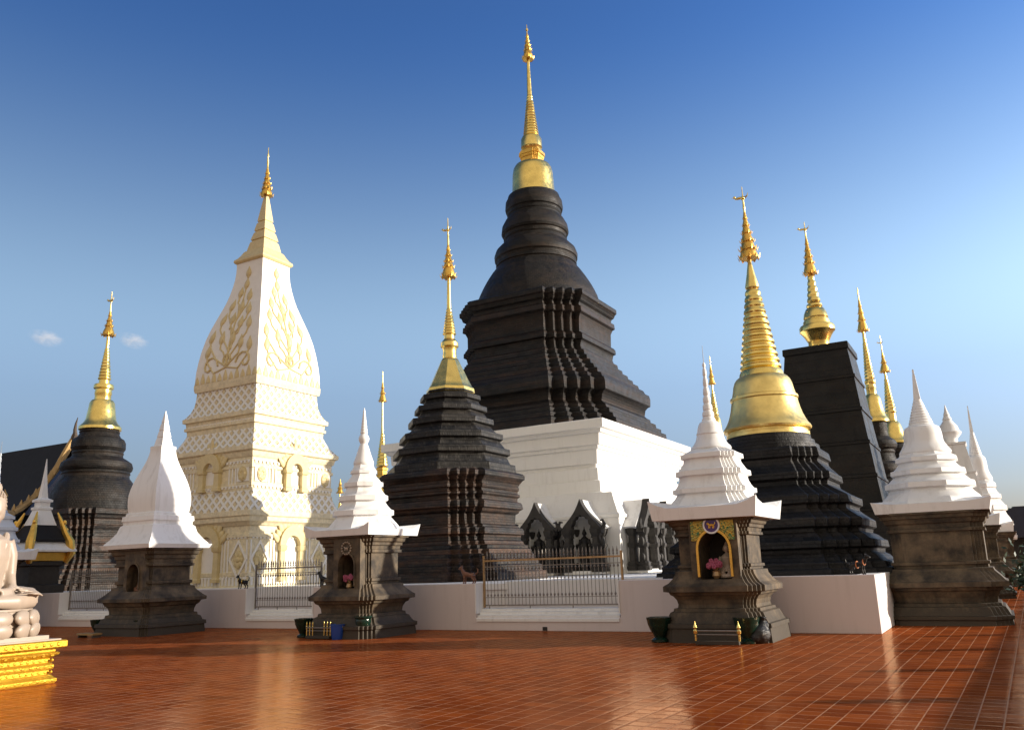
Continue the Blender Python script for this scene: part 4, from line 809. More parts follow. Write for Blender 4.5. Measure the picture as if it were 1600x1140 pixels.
# ================================================================== white-roofed shrines along the wall
def eave(parent, half, z0, z1, lift, mat):
    """square eave slab; the fascia sweeps up into a point at each corner"""
    n = 12; vs = []; ring_t = []; ring_b = []
    mb = MB(); pts = []
    for q in range(4):
        for i in range(n):
            t = -1 + 2 * i / n
            x, y = [(1, t), (-t, 1), (-1, -t), (t, -1)][q]
            k = max(0, (abs(t) - .62) / .38) ** 1.6
            pts.append((x, y, k))
    m = len(pts)
    for (x, y, k) in pts: vs.append((x * half * .965, y * half * .965, z0))
    for (x, y, k) in pts: vs.append((x * half * (1 + .02 * k), y * half * (1 + .02 * k), z1 + lift * k))
    for (x, y, k) in pts: vs.append((x * half * .93, y * half * .93, z1 + lift * k * .8 + .012))
    for (x, y, k) in pts: vs.append((x * half * .66, y * half * .66, z1 + .10))
    fs = []
    for a in range(3):
        for i in range(m):
            j = (i + 1) % m; fs.append((a * m + i, a * m + j, (a + 1) * m + j, (a + 1) * m + i))
    fs.append(tuple(range(m - 1, -1, -1))); fs.append(tuple(3 * m + i for i in range(m)))
    return mb.add(vs, fs).build('eave', mat, parent, smooth=0)
def flowers(parent, x, y, z, n, spread):
    mb = MB(); g = MB()
    for i in range(n):
        p = Vector((x + random.uniform(-1, 1) * spread, y + random.uniform(-.6, .6) * spread * .5, z + random.uniform(0, 1) * spread * .8))
        for k in range(5):
            a = k * 1.2566; mb.ball(p + Vector((.03 * math.cos(a), -.01, .03 * math.sin(a))), (.026, .014, .026), 6)
        g.tube([p + Vector((0, .02, 0)), (x, y + .03, z - spread * .5)], .006, 4)
    g.lathe([(.05, -.16), (.09, -.1), (.07, -.02), (.09, 0)], 12, Matrix.Translation((x, y + .02, z - spread * .45)))
    t = mb.build('bouquet', M['pink'], parent); g.build('vase', M['brass'], t); return t
ROOF = {'needle_rod': 'iron', 'knobbed_spire': 'white_clean', 'bell': 'white_clean', 'tiered_roof': 'white_clean', 'body': 'stone', 'ringed_spire': 'white_clean',
        'square_spire': 'white_clean', 'tapered_roof': 'white_clean'}
def shrine(key, label, half, lift, niche=True, group='white-roofed shrines along the wall', loc=None, mats={}, tall=1.0):
    l, secs = PROFILES[key]; mm = dict(ROOF); mm.update(mats)
    t = thing('shrine', label, 'shrine', (l[0], l[1], 0) if loc is None else loc, AXIS, group)
    d = {s: pr for s, k, pr in secs}
    zj = d['body'][-1][1]; secs = [(s, k, pr if s == 'body' else [(r, zj + (z - zj) * tall) for r, z in pr]) for s, k, pr in secs]
    for s, k, pr in secs:
        o = MB().loft(plan(k), pr).build(s, M[mm[s]], t, smooth=0 if s == 'body' else 32)
        if s == 'body': body = o
        elif s in ('tiered_roof', 'tapered_roof'): zroof = pr[0][1]
    pb = d['body']; ztop = pb[-1][1]
    if half: eave(t, half, ztop - .005, zroof + .02, lift, M['white_clean'])
    if niche:
        # recess with an arched head in the front face
        zw = [z for r, z in pb if 1.0 < z < ztop - .3]; rw = min(r for r, z in pb if 1.0 < z < ztop)
        z0, zh = NICHE[key][0], NICHE[key][1]; w = NICHE[key][2]; xo = NICHE[key][3]
        arch = [(-w, z0), (w, z0)] + [(w * math.cos(a * math.pi / 14), zh - w + w * 1.15 * math.sin(a * math.pi / 14)) for a in range(15)]
        c = MB().prism([(x + xo, z) for x, z in arch], -rw - 1, -rw + .62)
        pch = MB().box((xo, -rw - .07, (z0 - .06 + ztop) / 2), (2 * w + .36, .2, ztop - z0 + .05))
        porch = pch.build('niche_surround', M['stone'], t, smooth=0)
        carve(body, c); carve(porch, c); PO = .17
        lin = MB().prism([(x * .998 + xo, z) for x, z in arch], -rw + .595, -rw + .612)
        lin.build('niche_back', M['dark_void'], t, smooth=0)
        f = MB(); so = [(w * 1.14, z0 + .05)] + [(w * 1.14 * math.cos(a * math.pi / 14), zh - w + w * 1.3 * math.sin(a * math.pi / 14)) for a in range(15)] + [(-w * 1.14, z0 + .05)]
        si = [(w * .99, z0 + .05)] + [(w * .99 * math.cos(a * math.pi / 14), zh - w + w * 1.14 * math.sin(a * math.pi / 14)) for a in range(15)] + [(-w * .99, z0 + .05)]
        f.strip(so, si, -rw - PO - .035, -rw - PO + .03, Matrix.Translation((xo, 0, 0)))
        f.build('arch_trim', M['gold_dark'] if key == 'sh3' else M['stone'], t, smooth=40)
        t['_n'] = 0; del t['_n']
        return t, rw + PO, z0, zh, w, xo, ztop
    return t, 0, 0, 0, 0, 0, ztop
NICHE = {'sh3': (1.22, 2.13, .32, .13), 'sh2': (1.20, 2.02, .26, .24), 'sh1': (1.25, 2.0, .26, .28)}

def seated_figure(name, label, loc, s, mat, rz=AXIS):
    mb = MB()
    mb.tube([(0, 0, .12), (0, 0, .3), (0, 0, .52), (0, 0, .62)], [.2, .16, .19, .07], 14)
    mb.ball((0, 0, .76), (.095, .105, .13), 14); mb.ball((0, .01, .89), (.055, .055, .05), 10); mb.tube([(0, 0, .9), (0, 0, 1.0)], [.03, .006], 6)
    for q in (-1, 1):
        mb.tube([(q * .18, 0, .53), (q * .24, 0, .36), (q * .2, -.1, .2), (q * .05, -.2, .17)], [.06, .055, .045, .035], 9)
        mb.tube([(q * .12, -.02, .1), (q * .36, -.1, .08), (q * .05, -.26, .08)], [.1, .085, .06], 9)
        mb.ball((q * .1, 0, .74), (.02, .03, .06), 7)
    mb.lathe([(.4, -.06), (.42, 0), (.38, .05)], 20, Matrix.Diagonal((1, .75, 1, 1)))
    o = mb.fused(name, mat, None, .02, 3); o.location = loc; o.rotation_euler = (0, 0, rz); o.scale = (s,) * 3
    return tag(o, label, 'statue')

# shrine with mosaic panel and medallion
s3, rw, z0, zh, w, xo, zt = shrine('sh3', 'shrine with round purple medallion over its arched niche, white tiered roof', 1.12, .17)
ZP = zh - w + w * 1.34 * math.sin(R(25)); a_ = [R(25 + k * 13) for k in range(11)]
so = [(.45, ZP)] + [(.45, zh + .36)] + [(.45 - .9 * k / 8, zh + .36) for k in range(1, 8)] + [(-.45, zh + .36)] + [(-.45, ZP)]
si = [(w * 1.16 * math.cos(a), zh - w + w * 1.33 * math.sin(a)) for a in a_]
mb = MB().strip(so, si, -rw - .025, -rw + .05, Matrix.Translation((xo, 0, 0)))
pan = mb.build('mosaic_panel', M['mosaic'], s3, smooth=0)
CIRC = [(math.cos(a * math.pi / 16), math.sin(a * math.pi / 16)) for a in range(33)]
zc = zh + .165
md = MB().prism([(.145 * x, .145 * z) for x, z in CIRC[:-1]], -rw - .04, -rw, Matrix.Translation((xo, 0, zc))).build('medallion', M['purple'], s3, smooth=0)
MB().strip([(.175 * x, .175 * z) for x, z in CIRC], [(.143 * x, .143 * z) for x, z in CIRC], -rw - .05, -rw, Matrix.Translation((xo, 0, zc))).build('medallion_rim', M['white_clean'], md, smooth=40)
def beast_emblem(mb, cx, y, cz, s):
    Mx = Matrix.Translation((cx, y, cz)) @ Matrix.Diagonal((s, s * .5, s, 1))
    mb.ball((0, 0, 0), (.5, .25, .22), 10, Mx); mb.ball((-.55, 0, .22), (.2, .2, .2), 8, Mx); mb.tube([(-.35, 0, .05), (-.5, 0, .2)], .16, 7, Mx)
    for x in (-.38, -.2, .25, .42): mb.tube([(x, 0, -.1), (x - .04, 0, -.5)], [.1, .06], 6, Mx)
    mb.tube([(.45, 0, .05), (.65, 0, .3), (.55, 0, .48)], [.07, .05, .03], 6, Mx)
    return mb
beast_emblem(MB(), xo, -rw - .045, zc, .13).build('animal_emblem', M['gold_dark'], md, smooth=40)
seated_figure('seated_buddha', 'small white seated Buddha figure inside the medallion shrine niche', local(s3, xo + .16, -rw + .36, z0 + .06), .72, M['marble'])
fl = flowers(None, 0, 0, .24, 16, .16); fl.name = 'flower_bouquet'; fl.location = local(s3, xo - .02, -rw + .1, z0); fl.rotation_euler = (0, 0, AXIS)
tag(fl, 'pink flowers in a vase at the sill of the medallion shrine niche', 'flowers')

s2, rw, z0, zh, w, xo, zt = shrine('sh2', 'shrine in the middle with gilt animal crest above its niche, white octagonal roof', 1.07, .15)
em = MB(); beast_emblem(em, xo, -rw - .03, zh + .17, .11)
for k in range(14):
    a = 2 * math.pi * k / 14; em.ball((xo + .15 * math.cos(a), -rw - .02, zh + .17 + .15 * math.sin(a)), .027, 6)
em.build('animal_emblem', M['marble'], s2, smooth=40)
fl = flowers(None, 0, 0, .2, 14, .14); fl.name = 'flower_bouquet'; fl.location = local(s2, xo + .0, -rw + .1, z0); fl.rotation_euler = (0, 0, AXIS)
tag(fl, 'pink flowers in a vase at the sill of the middle shrine niche', 'flowers')

s1, rw, z0, zh, w, xo, zt = shrine('sh1', 'shrine with smooth four-sided white roof and stubby square spire', 1.13, 0.0)
sg = seated_figure('seated_statue', 'small dark reddish seated figure inside the smooth-roofed shrine niche', local(s1, xo, -rw + .3, z0 + .03), .6, M['terracotta'])

s4, *_ = shrine('sh4', 'front shrine of the right-hand row, weathered white ringed bell roof over dark body', 1.25, .07, niche=False, group='shrines in the row at right')
# the rest of the row running away at right, and the next one along the front wall
def far_shrine(u, v, label, kind, tall, group, mats={}):
    loc = P(u, v)
    t, *_ = shrine({'pyr': 'sh4', 'knob': 'sh3', 'oct': 'sh2', 'bell': 'sh4', 'sq': 'sh1'}[kind], label, 1.12 if kind != 'sq' else 1.13, .14, niche=False, group=group, loc=loc, mats=mats, tall=tall)
    return t
g = 'shrines in the row at right'
U4 = 1.18
t5 = thing('shrine', 'second shrine of the right-hand row, tall white truncated pyramid roof with small stupa', 'shrine', P(U4 + .12, 16.2), AXIS, g)
l, secs = PROFILES['sh4']
pb = [p for s, k, p in secs if s == 'body'][0]
MB().loft(plan('red'), pb).build('body', M['stone'], t5, smooth=0)
zt = pb[-1][1]; eave(t5, 1.2, zt - .005, zt + .28, .12, M['white_clean'])
MB().loft(plan('sq'), [(.95, zt + .2), (.84, zt + .9), (.88, zt + .92), (.88, zt + .98), (.80, zt + 1.0), (.67, zt + 1.9), (.71, zt + 1.92), (.71, zt + 1.98), (.63, zt + 2.0), (.48, zt + 3.0), (.52, zt + 3.02), (.52, zt + 3.1)]).build('tapered_roof', M['white_clean'], t5, smooth=0)
MB().lathe([(r_ * .85, zt + 3.1 + z_ * .72) for r_, z_ in ((.3, 0), (.3, .25), (.48, .5), (.5, .6), (.42, .7), (.36, .95), (.26, 1.1), (.18, 1.25), (.2, 1.3), (.12, 1.5), (.13, 1.54), (.07, 1.75), (.01, 2.1))], 28).build('stupa_top', M['white_clean'], t5)
far_shrine(U4 + .75, 28.5, 'third shrine of the right-hand row, white ringed bell roof with grey point', 'bell', 1.75, g)
far_shrine(U4 + 1.0, 41, 'fourth shrine of the right-hand row, knobbed white tiered roof', 'knob', 1.0, g)
far_shrine(U4 + 1.2, 53, 'last and farthest shrine of the right-hand row', 'oct', 1.0, g)
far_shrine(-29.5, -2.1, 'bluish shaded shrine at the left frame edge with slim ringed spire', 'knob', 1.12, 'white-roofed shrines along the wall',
           {'bell': 'shade_white', 'tiered_roof': 'shade_white', 'knobbed_spire': 'shade_white'})

# ================================================================== enclosing wall, openings and fences
OPEN = [(-28.3, -24.9), (-18.56, -15.72), (-9.96, -5.82)]
SILL = .33; HT = 1.2; TH = .45
wl = thing('enclosing_wall', 'low pale pinkish wall with three fenced openings in front of the towers', 'wall', P(0, 0))
segs = []; u0 = -60
for a, c in OPEN: segs.append((u0, a)); u0 = c
segs.append((u0, 0))
outl = [(-60, 0)]
for a, c in OPEN: outl += [(a, HT), (a, SILL), (c, SILL), (c, HT)] if False else []
outline = [(0, 0), (0, HT)]
for a, c in reversed(OPEN): outline += [(c, HT), (c, SILL), (a, SILL), (a, HT)]
outline += [(-60, HT), (-60, 0)]
wb = MB().prism(outline, 0, TH); wb.build('wall_panel', M['wall'], wl, smooth=0, bevel=.012)
MB().box((-TH / 2, TH + 40 - .003, HT / 2), (TH, 80, HT - .004)).build('side_return', M['white'], wl, smooth=0, bevel=.012)
fr = MB()
for a, c in OPEN:
    for k, (h, d) in enumerate(((.085, .05), (.16, .0), (.22, -.09))):
        pass
    sl = [(-.035, SILL - .10), (-.035, SILL - .03), (.02, SILL + .0), (.02, SILL + .05), (.14, SILL + .07), (.14, SILL + .13), (.26, SILL + .15), (.26, SILL + .2), (.44, SILL + .22), (.44, SILL - .1)]
    m4 = Matrix(((0, 1, 0, 0), (1, 0, 0, 0), (0, 0, 1, 0), (0, 0, 0, 1)))
    s_ = MB().prism(sl, a + .03, c - .03, m4); s_.build('window_sill', M['white_clean'], wl, smooth=0)
    j = MB(); j.box((a + .012, TH / 2 - .02, (SILL + HT) / 2 + .05), (.03, TH + .03, HT - SILL - .09)); j.box((c - .012, TH / 2 - .02, (SILL + HT) / 2 + .05), (.03, TH + .03, HT - SILL - .09))
    j.build('opening_jamb', M['white_clean'], wl, smooth=0)
for u, ww, hh in ((-7.9, .13, .09), (-15.75, .22, .2)):
    MB().box((u, -.004, hh / 2 + .012), (ww, .02, hh)).build('drain_hole', M['dark_void'], wl, smooth=0)  # hole's dark inside painted as a near-black block on the wall

def fence(u0, u1, z0, z1, label, top):
    t = thing('metal_fence', label, 'fence', P((u0 + u1) / 2, .36), AXIS, 'metal fences in the wall openings')
    L = u1 - u0; n = int(L / .108)
    r = MB()
    for z, h in ((z0, .035), (z1 - .36, .02), (z0 + .20, .016)): r.box((0, 0, z), (L, .03, h))
    r.build('rail', M['iron'], t, smooth=0)
    MB().box((0, -.002, z1 - .20), (L, .04, .045)).build('top_rail', M['brass'] if top else M['iron'], t, smooth=0)
    for x in (-L / 2, L / 2): MB().box((x, 0, (z0 + z1) / 2 - .06), (.05, .05, z1 - z0)).build('fence_post', M['brass'] if top else M['iron'], t, smooth=0)
    for x in [-L / 2 + .15 + k * (L - .3) / 3 for k in range(4)]: MB().box((x, .0, z0 - .07), (.02, .02, .17)).build('fence_foot', M['iron'], t, smooth=0)
    pk = MB().tube([(0, 0, z0), (0, 0, z1 - .13)], .008, 6)
    pk.lathe([(.011, z1 - .15), (.03, z1 - .12), (.012, z1 - .10), (.026, z1 - .06), (.003, z1 + .06)], 8); pk.ball((0, 0, (z0 + z1) / 2), (.02, .02, .035), 7)
    for zz in (z0 + .26, z1 - .42): pk.loft([(math.cos(k * math.pi / 4), math.sin(k * math.pi / 4)) for k in range(8)], [(.015, zz - .035), (.032, zz), (.015, zz + .035)])
    p0 = pk.build('picket', M['iron'], t)
    for k in range(n):
        c = p0 if k == 0 else p0.copy()
        if k: COL.objects.link(c); c.parent = t
        c.location.x = -L / 2 + (k + 1) * L / (n + 1)
    return t
fence(-28.28, -25.1, .63, 1.98, 'spiked metal fence at far left, half hidden behind the smooth-roofed shrine', False)
fence(-18.54, -15.76, .63, 2.0, 'spiked dark metal fence in front of the cream tower', False)
fence(-9.9, -5.86, .62, 1.98, 'widest spiked metal fence with tan top rail, in front of the arched niches', True)

# ================================================================== animals on the wall
def guardian(name, label, loc, rz, mat, sash=None, s=1.0):
    mb = MB()
    mb.tube([(-.24, 0, .34), (-.05, 0, .33), (.16, 0, .37), (.26, 0, .42)], [.095, .085, .11, .09], 12)
    mb.tube([(.25, 0, .42), (.33, 0, .53), (.36, 0, .6)], [.09, .07, .06], 10)
    mb.ball((.39, 0, .62), (.085, .07, .07), 12); mb.tube([(.42, 0, .605), (.52, 0, .585)], [.05, .033], 9)
    for q in (-1, 1):
        mb.tube([(.21, q * .065, .34), (.2, q * .07, .19), (.215, q * .07, .02)], [.05, .035, .028], 8); mb.ball((.235, q * .07, .02), (.045, .03, .022), 7)
        mb.tube([(-.22, q * .065, .33), (-.19, q * .075, .21), (-.28, q * .075, .14), (-.25, q * .075, .02)], [.07, .05, .032, .027], 8); mb.ball((-.225, q * .075, .02), (.045, .03, .022), 7)
        mb.tube([(.36, q * .045, .67), (.345, q * .055, .76)], [.03, .006], 6)
    mb.tube([(-.3, 0, .37), (-.42, 0, .42), (-.44, 0, .55), (-.38, 0, .62)], [.035, .03, .025, .01], 7)
    o = mb.fused(name, mat, None, .014, 2); o.location = loc; o.rotation_euler = (0, 0, rz); o.scale = (s,) * 3
    tag(o, label, 'animal statue', None)
    if sash:
        q = MB().tube([(0, .1 * math.cos(a), .345 + .115 * math.sin(a)) for a in [k * math.pi / 10 for k in range(21)]], .022, 6)
        q.tube([(.27, .1 * math.cos(a), .43 + .1 * math.sin(a)) for a in [k * math.pi / 10 for k in range(21)]], .02, 6)
        q.build('sash', sash, o)
    return o
guardian('animal_statue', 'black animal statue with gold sash on the wall left of the cream tower fence', P(-18.95, .2, HT), AXIS + R(180), M['bronze'], M['gold'], .62)
guardian('animal_statue', 'dark upright-eared animal statue on the wall beside the middle shrine', P(-15.45, .2, HT), AXIS + R(180), M['bronze'], None, .66)
guardian('animal_statue', 'brown animal statue on the wall at the left end of the widest fence', P(-10.3, .22, HT), AXIS + R(180), M['terracotta'], None, .66)
guardian('animal_statue', 'black animal statue with orange cloth on the right corner of the wall', P(-.35, .25, HT), AXIS + R(-20), M['bronze'], M['orange'], .6)

# ================================================================== urns, rails, bucket in front of the shrines
def urn(loc, label, s=1, tall=0):
    t = thing('glazed_urn', label, 'urn', loc, AXIS, 'green glazed urns beside the shrines')
    pr = [(.13, 0), (.16, .01), (.16, .05), (.10, .09), (.12, .14), (.17, .22), (.21, .32), (.225, .40), (.235, .42), (.235, .45), (.20, .45), (.19, .38)]
    if tall: pr = [(.12, 0), (.13, .03), (.07, .08), (.06, .12), (.11, .15), (.06, .18), (.09, .22), (.16, .27), (.18, .36), (.17, .42), (.2, .46), (.2, .49), (.16, .49), (.15, .42)]
    MB().lathe([(r * s, z * s) for r, z in pr], 28).build('urn_body', M['green'], t)
    MB().lathe([(.001, .40 * s), (.16 * s, .41 * s), (.16 * s, .38 * s)], 20).build('sand_fill', M['terracotta'], t)
    return t
urn((-5.62, 22.55, 0), 'green glazed urn left of the middle shrine, beside the small gilt rail', 1.05)
urn((-3.87, 21.42, 0), 'slim-footed green glazed urn at the front corner of the middle shrine', 1.1, 1)
urn((2.86, 17.95, 0), 'green glazed urn left of the medallion shrine', 1.1)
urn((4.42, 17.02, 0), 'green glazed urn at the front corner of the medallion shrine, behind the black bag', 1.1)
urn((-12.75, 26.2, 0), 'dark green urn at the left of the smooth-roofed shrine', 1.0)
urn((-11.0, 25.2, 0), 'green urn glinting in shade before the smooth-roofed shrine', 1.0)
def offering_rail(loc, w, label, n):
    t = thing('offering_rail', label, 'rail', loc, AXIS, 'low offering rails before the shrines')
    b = MB().box((0, 0, .05), (w, .1, .07)); b.build('base_bar', M['stone'], t, smooth=0, bevel=.008)
    b = MB().tube([(-w / 2, 0, .27), (w / 2, 0, .27)], .014, 8); b.tube([(-w / 2, 0, .2), (w / 2, 0, .2)], .010, 8); b.build('cross_bar', M['iron'], t)
    for x in ((-w / 2, w / 2) if n == 2 else (-w / 2, -w / 2 + .1, -w / 2 + .2, w / 2 - .2, w / 2 - .1, w / 2)):
        p = MB().lathe([(.022, .085), (.022, .2), (.04, .22), (.045, .27), (.025, .3), (.04, .33), (.012, .4), (.003, .45)] if n == 2 else [(.014, .085), (.014, .28), (.028, .3), (.012, .33), (.02, .36), (.003, .42)], 10)
        p.build('gilt_post', M['gold'], t).location.x = x
    return t
offering_rail((3.78, 16.82, 0), .85, 'low rail with two gilt posts before the medallion shrine', 2)
offering_rail((-5.05, 21.75, 0), .78, 'low rail with six small gilt candle posts before the middle shrine', 6)
bk = thing('bucket', 'blue plastic bucket beside the middle shrine', 'bucket', (-4.52, 21.5, 0))
MB().lathe([(.13, 0), (.135, .01), (.175, .33), (.19, .34), (.19, .36), (.17, .36), (.125, .03)], 26).build('bucket_body', M['blue'], bk)
MB().tube([(.18 * math.cos(a), -.02, .34 + -.14 * math.sin(a)) for a in [k * math.pi / 10 for k in range(11)]], .007, 6).build('handle', M['iron'], bk)
bg_ = MB()
bg_.ball((0, 0, .17), (.2, .17, .2), 16); bg_.ball((.07, .02, .32), (.12, .11, .12), 12); bg_.ball((-.1, -.03, .12), (.13, .13, .13), 12); bg_.tube([(.07, 0, .4), (.08, 0, .5)], [.04, .08], 9)
bo = bg_.fused('rubbish_bag', M['bag'], None, .02, 2); bo.location = (4.66, 16.98, 0); tag(bo, 'black plastic bag tied up against the medallion shrine corner', 'bag')
bn = thing('low_bench', 'low pale wooden bench on the floor left of the smooth-roofed shrine', 'bench', (-12.5, 25.2, 0))
MB().box((0, 0, .1), (.75, .3, .05)).build('bench_top', M['wood_gold'], bn, smooth=0)
for x in (-.32, .32): MB().box((x, 0, .035), (.05, .26, .07)).build('leg', M['bark'], bn, smooth=0)

# ================================================================== big seated Buddha at the left edge
BZ = .66
ped_c = Vector((-7.56, 14.17, 0))                               # ground corner of the pedestal nearest the court
HX, HY = .58, .88
pc = ped_c - EX * HX - EY * HY                              # its centre
pd = thing('gold_pedestal', 'ornate gold rectangular pedestal under the marble Buddha', 'pedestal', pc)
RECT = lambda a, c: [(a, -c), (a, c), (-a, c), (-a, -c)]
def rect_loft(mb, prof):
    vs = []; fs = []
    for o, z in prof:
        vs += [(x, y, z) for x, y in RECT(HX + o, HY + o)]
    for k in range(len(prof) - 1):
        for i in range(4):
            j = (i + 1) % 4; fs.append((k * 4 + i, k * 4 + j, k * 4 + 4 + j, k * 4 + 4 + i))
    fs.append((3, 2, 1, 0)); n = len(prof) * 4; fs.append((n - 4, n - 3, n - 2, n - 1)); mb.add(vs, fs)
gm = MB()
rect_loft(gm, [(.02, 0), (.04, .03), (.04, .07), (.0, .10), (-.02, .13), (-.05, .14), (-.05, .20), (-.02, .21), (.0, .24), (.0, .28), (-.03, .31), (-.05, .32), (-.05, .38), (-.02, .40), (.04, .44), (.05, .47), (-.0, .49), (0, .52), (.1, .54), (.12, .56), (.12, .645), (.1, BZ)])
st = gm
for z, off, stp, r in ((.17, -.05, .1, .026), (.35, -.05, .1, .026), (.44, .02, .15, .035), (.60, .12, .12, .03), (.05, .03, .12, .03), (.26, 0, .12, .024)):
    k = -HY + .05
    while k < HY:
        st.ball((HX + off, k, z), (r * .6, r, r), 7); k += stp
    k = -HX + .05
    while k < HX:
        st.ball((k, -HY - off, z), (r, r * .6, r), 7); st.ball((k, HY + off, z), (r, r * .6, r), 7); k += stp
gm.build('gilded_plinth', M['gold_altar'], pd, smooth=35)
MB().box((0, 0, BZ + .012), (2 * HX + .1, 2 * HY + .1, .02)).build('top_slab', M['marble'], pd, smooth=0)
lt = MB()
def lotus_ring(z, h, n, rx, ry, flip):
    for i in range(n):
        a = 2 * math.pi * i / n
        x, y = math.copysign(abs(math.cos(a)) ** .75, math.cos(a)) * rx, math.copysign(abs(math.sin(a)) ** .75, math.sin(a)) * ry
        Mx = Matrix.Translation((x, y, z)) @ Matrix.Rotation(math.atan2(y / ry ** 1, x / rx), 4, 'Z') @ Matrix.Rotation(R(12 if flip else -12), 4, 'Y')
        lt.ball((0, 0, 0), (.075, .20, h), 16, Mx)
RX, RY = .50, .75
lotus_ring(BZ + .17, .13, 15, RX, RY, True); lotus_ring(BZ + .37, .13, 15, RX - .02, RY - .02, False)
lt.lathe([(1.02, BZ + .02), (1.02, BZ + .06), (.93, BZ + .08), (.93, BZ + .47), (.97, BZ + .48), (.97, BZ + .51)], 40, Matrix.Diagonal((RX, RY, 1, 1)))
SB = thing('seated_buddha', 'large cream marble seated Buddha on lotus seat, cut by the left frame edge', 'statue', (0, 0, 0))
SB.location = pc + EX * .0 + EY * .0
SQ = Matrix.Diagonal((.74, .70, 1, 1))
lo = lt.build('lotus_seat', M['marble'], SB, smooth=50)
MB().box((0, 0, BZ + .052), (1.06, 1.56, .06)).build('seat_slab', M['marble'], SB, smooth=0)
bz = BZ + .50
b_ = MB()
b_.tube([(-.12, 0, bz + .1), (-.14, 0, bz + .45), (-.12, 0, bz + .85), (-.12, 0, bz + 1.13), (-.1, 0, bz + 1.22)], [.46, .38, .45, .42, .2], 24, Matrix.Translation((-.12, 0, 0)) @ Matrix.Diagonal((.72, 1, 1, 1)) @ Matrix.Translation((.12, 0, 0)))
b_.tube([(-.1, 0, bz + 1.15), (-.06, 0, bz + 1.4)], [.17, .145], 18)
b_.ball((-.05, 0, bz + 1.6), (.235, .215, .28), 24); b_.ball((.16, 0, bz + 1.57), (.045, .035, .07), 10)
b_.ball((.13, 0, bz + 1.45), (.05, .07, .03), 10)
for q in (-1, 1):
    b_.tube([(-.12, q * .42, bz + 1.08), (-.1, q * .52, bz + .85), (-.06, q * .52, bz + .52), (.12, q * .48, bz + .32), (.36, q * .28, bz + .27), (.42, q * .06, bz + .27)], [.15, .15, .13, .11, .085, .07], 14)
    b_.tube([(-.1, q * .3, bz + .16), (.12, q * .70, bz + .17), (.18, q * .98, bz + .17)], [.2, .2, .165], 16)
    b_.tube([(.18, q * .98, bz + .17), (.42, q * .45, bz + .12), (.46, -q * .1, bz + .13)], [.155, .13, .09], 14)
    b_.ball((-.06, q * .225, bz + 1.55), (.05, .035, .13), 10)
    for k in range(9):                       # folds of the robe drawn tight over the knee
        a = -.9 + k * .24
        pts = []
        for t in range(7):
            s = t / 6
            y = q * (.46 + .58 * math.sin(s * 1.45)); x = .02 + .10 * k * (1 - s * .55) - .2 * (1 - s) + .1 * s
            z = bz + .17 + .165 * math.cos(min(1, abs(x - .1) / .5) * 1.2) * (1 - .12 * s)
            pts.append((x, y, z + .02 - .10 * s * s))
        b_.tube(pts, [.018, .022, .024, .024, .022, .02, .012], 6)
for k in range(5): b_.tube([(.44 - .02 * k, .18 - .02 * k, bz + .30), (.46, .0, bz + .31 + .012 * k), (.44, -.16, bz + .30)], [.026, .026, .016], 6)
b_.v = [tuple(SQ @ Vector(v)) for v in b_.v]
b_.fused('statue_body', M['marble'], SB, .022, 3)
hm = MB(); hm.ball((-.08, 0, bz + 1.66), (.24, .235, .26), 20); hm.ball((-.08, 0, bz + 1.93), (.13, .13, .12), 14); hm.tube([(-.08, 0, bz + 2.0), (-.08, 0, bz + 2.3)], [.06, .01], 10)
for i in range(260):
    z = 1 - 2 * (i + .5) / 260; a = i * 2.39996; r = math.sqrt(1 - z * z)
    x, y = r * math.cos(a), r * math.sin(a)
    if x > .45 and z < .45 or z < -.75: continue
    hm.ball((-.08 + x * .245, y * .24, bz + 1.66 + z * .265), .024, 6)
hm.v = [tuple(SQ @ Vector(v)) for v in hm.v]
hm.build('curled_hair', M['marble'], SB, smooth=60)
rb = MB(); rb.tube([(.12, -.02, bz + .42), (.1, .1, bz + .75), (.06, .25, bz + 1.02), (-.08, .36, bz + 1.16), (-.3, .3, bz + 1.05)], [.05, .07, .08, .08, .06], 10, None)
rb.v = [tuple(SQ @ Vector(v)) for v in rb.v]
rb.build('robe_fold', M['marble'], SB)

# ================================================================== temple hall and ornate pavilion at far left
th = thing('temple_hall', 'dark-roofed temple hall with worn gold bargeboards, behind the far left chedi', 'temple hall', HALL_LOC, R(HALL_RZ))
ov = MB()
def gable(x0, x1, hw, z0, z1, sag=.5, thick=.15):
    n = 8; sec = []
    for i in range(n + 1):
        t = i / n; sec.append((hw * (1 - t), z0 + (z1 - z0) * (t - sag * .35 * math.sin(math.pi * t))))
    return sec
for nm, (hw, z0, z1, x0, x1) in {'upper_roof': (3.4, 5.8, 10.7, -12, 0), 'lower_roof': (6.2, 3.4, 6.1, -12, -.6)}.items():
    sec = gable(0, 0, hw, z0, z1)
    full = sec + [(-x, z) for x, z in sec[-2::-1]]
    inner = [(x * .97, z - .22) for x, z in full]
    mrot = Matrix.Rotation(R(90), 4, 'Z')
    MB().strip(full, inner, -x1, -x0, mrot).build(nm, M['roof_dark'], th, smooth=30)
    bb = MB(); 
    for s in (1, -1):
        bb.tube([(x1 + .06, s * x, z + .12) for x, z in sec], [.2 + .03 * (i % 2) for i in range(9)], 8)
        for i in range(0, 9):
            x, z = sec[i]; bb.lathe([(.14, 0), (.12, .15), (.02, .42)], 6, Matrix.Translation((x1 + .06, s * x, z + .2)))
        x, z = sec[0]; bb.tube([(x1 + .06, s * x, z), (x1 + .08, s * (x + .5), z + .1), (x1 + .08, s * (x + .75), z + .6), (x1 + .08, s * (x + .55), z + 1.1), (x1 + .08, s * (x + .7), z + 1.5)], [.22, .2, .15, .1, .02], 8)
    bb.build('bargeboard', M['wood_gold'], th)
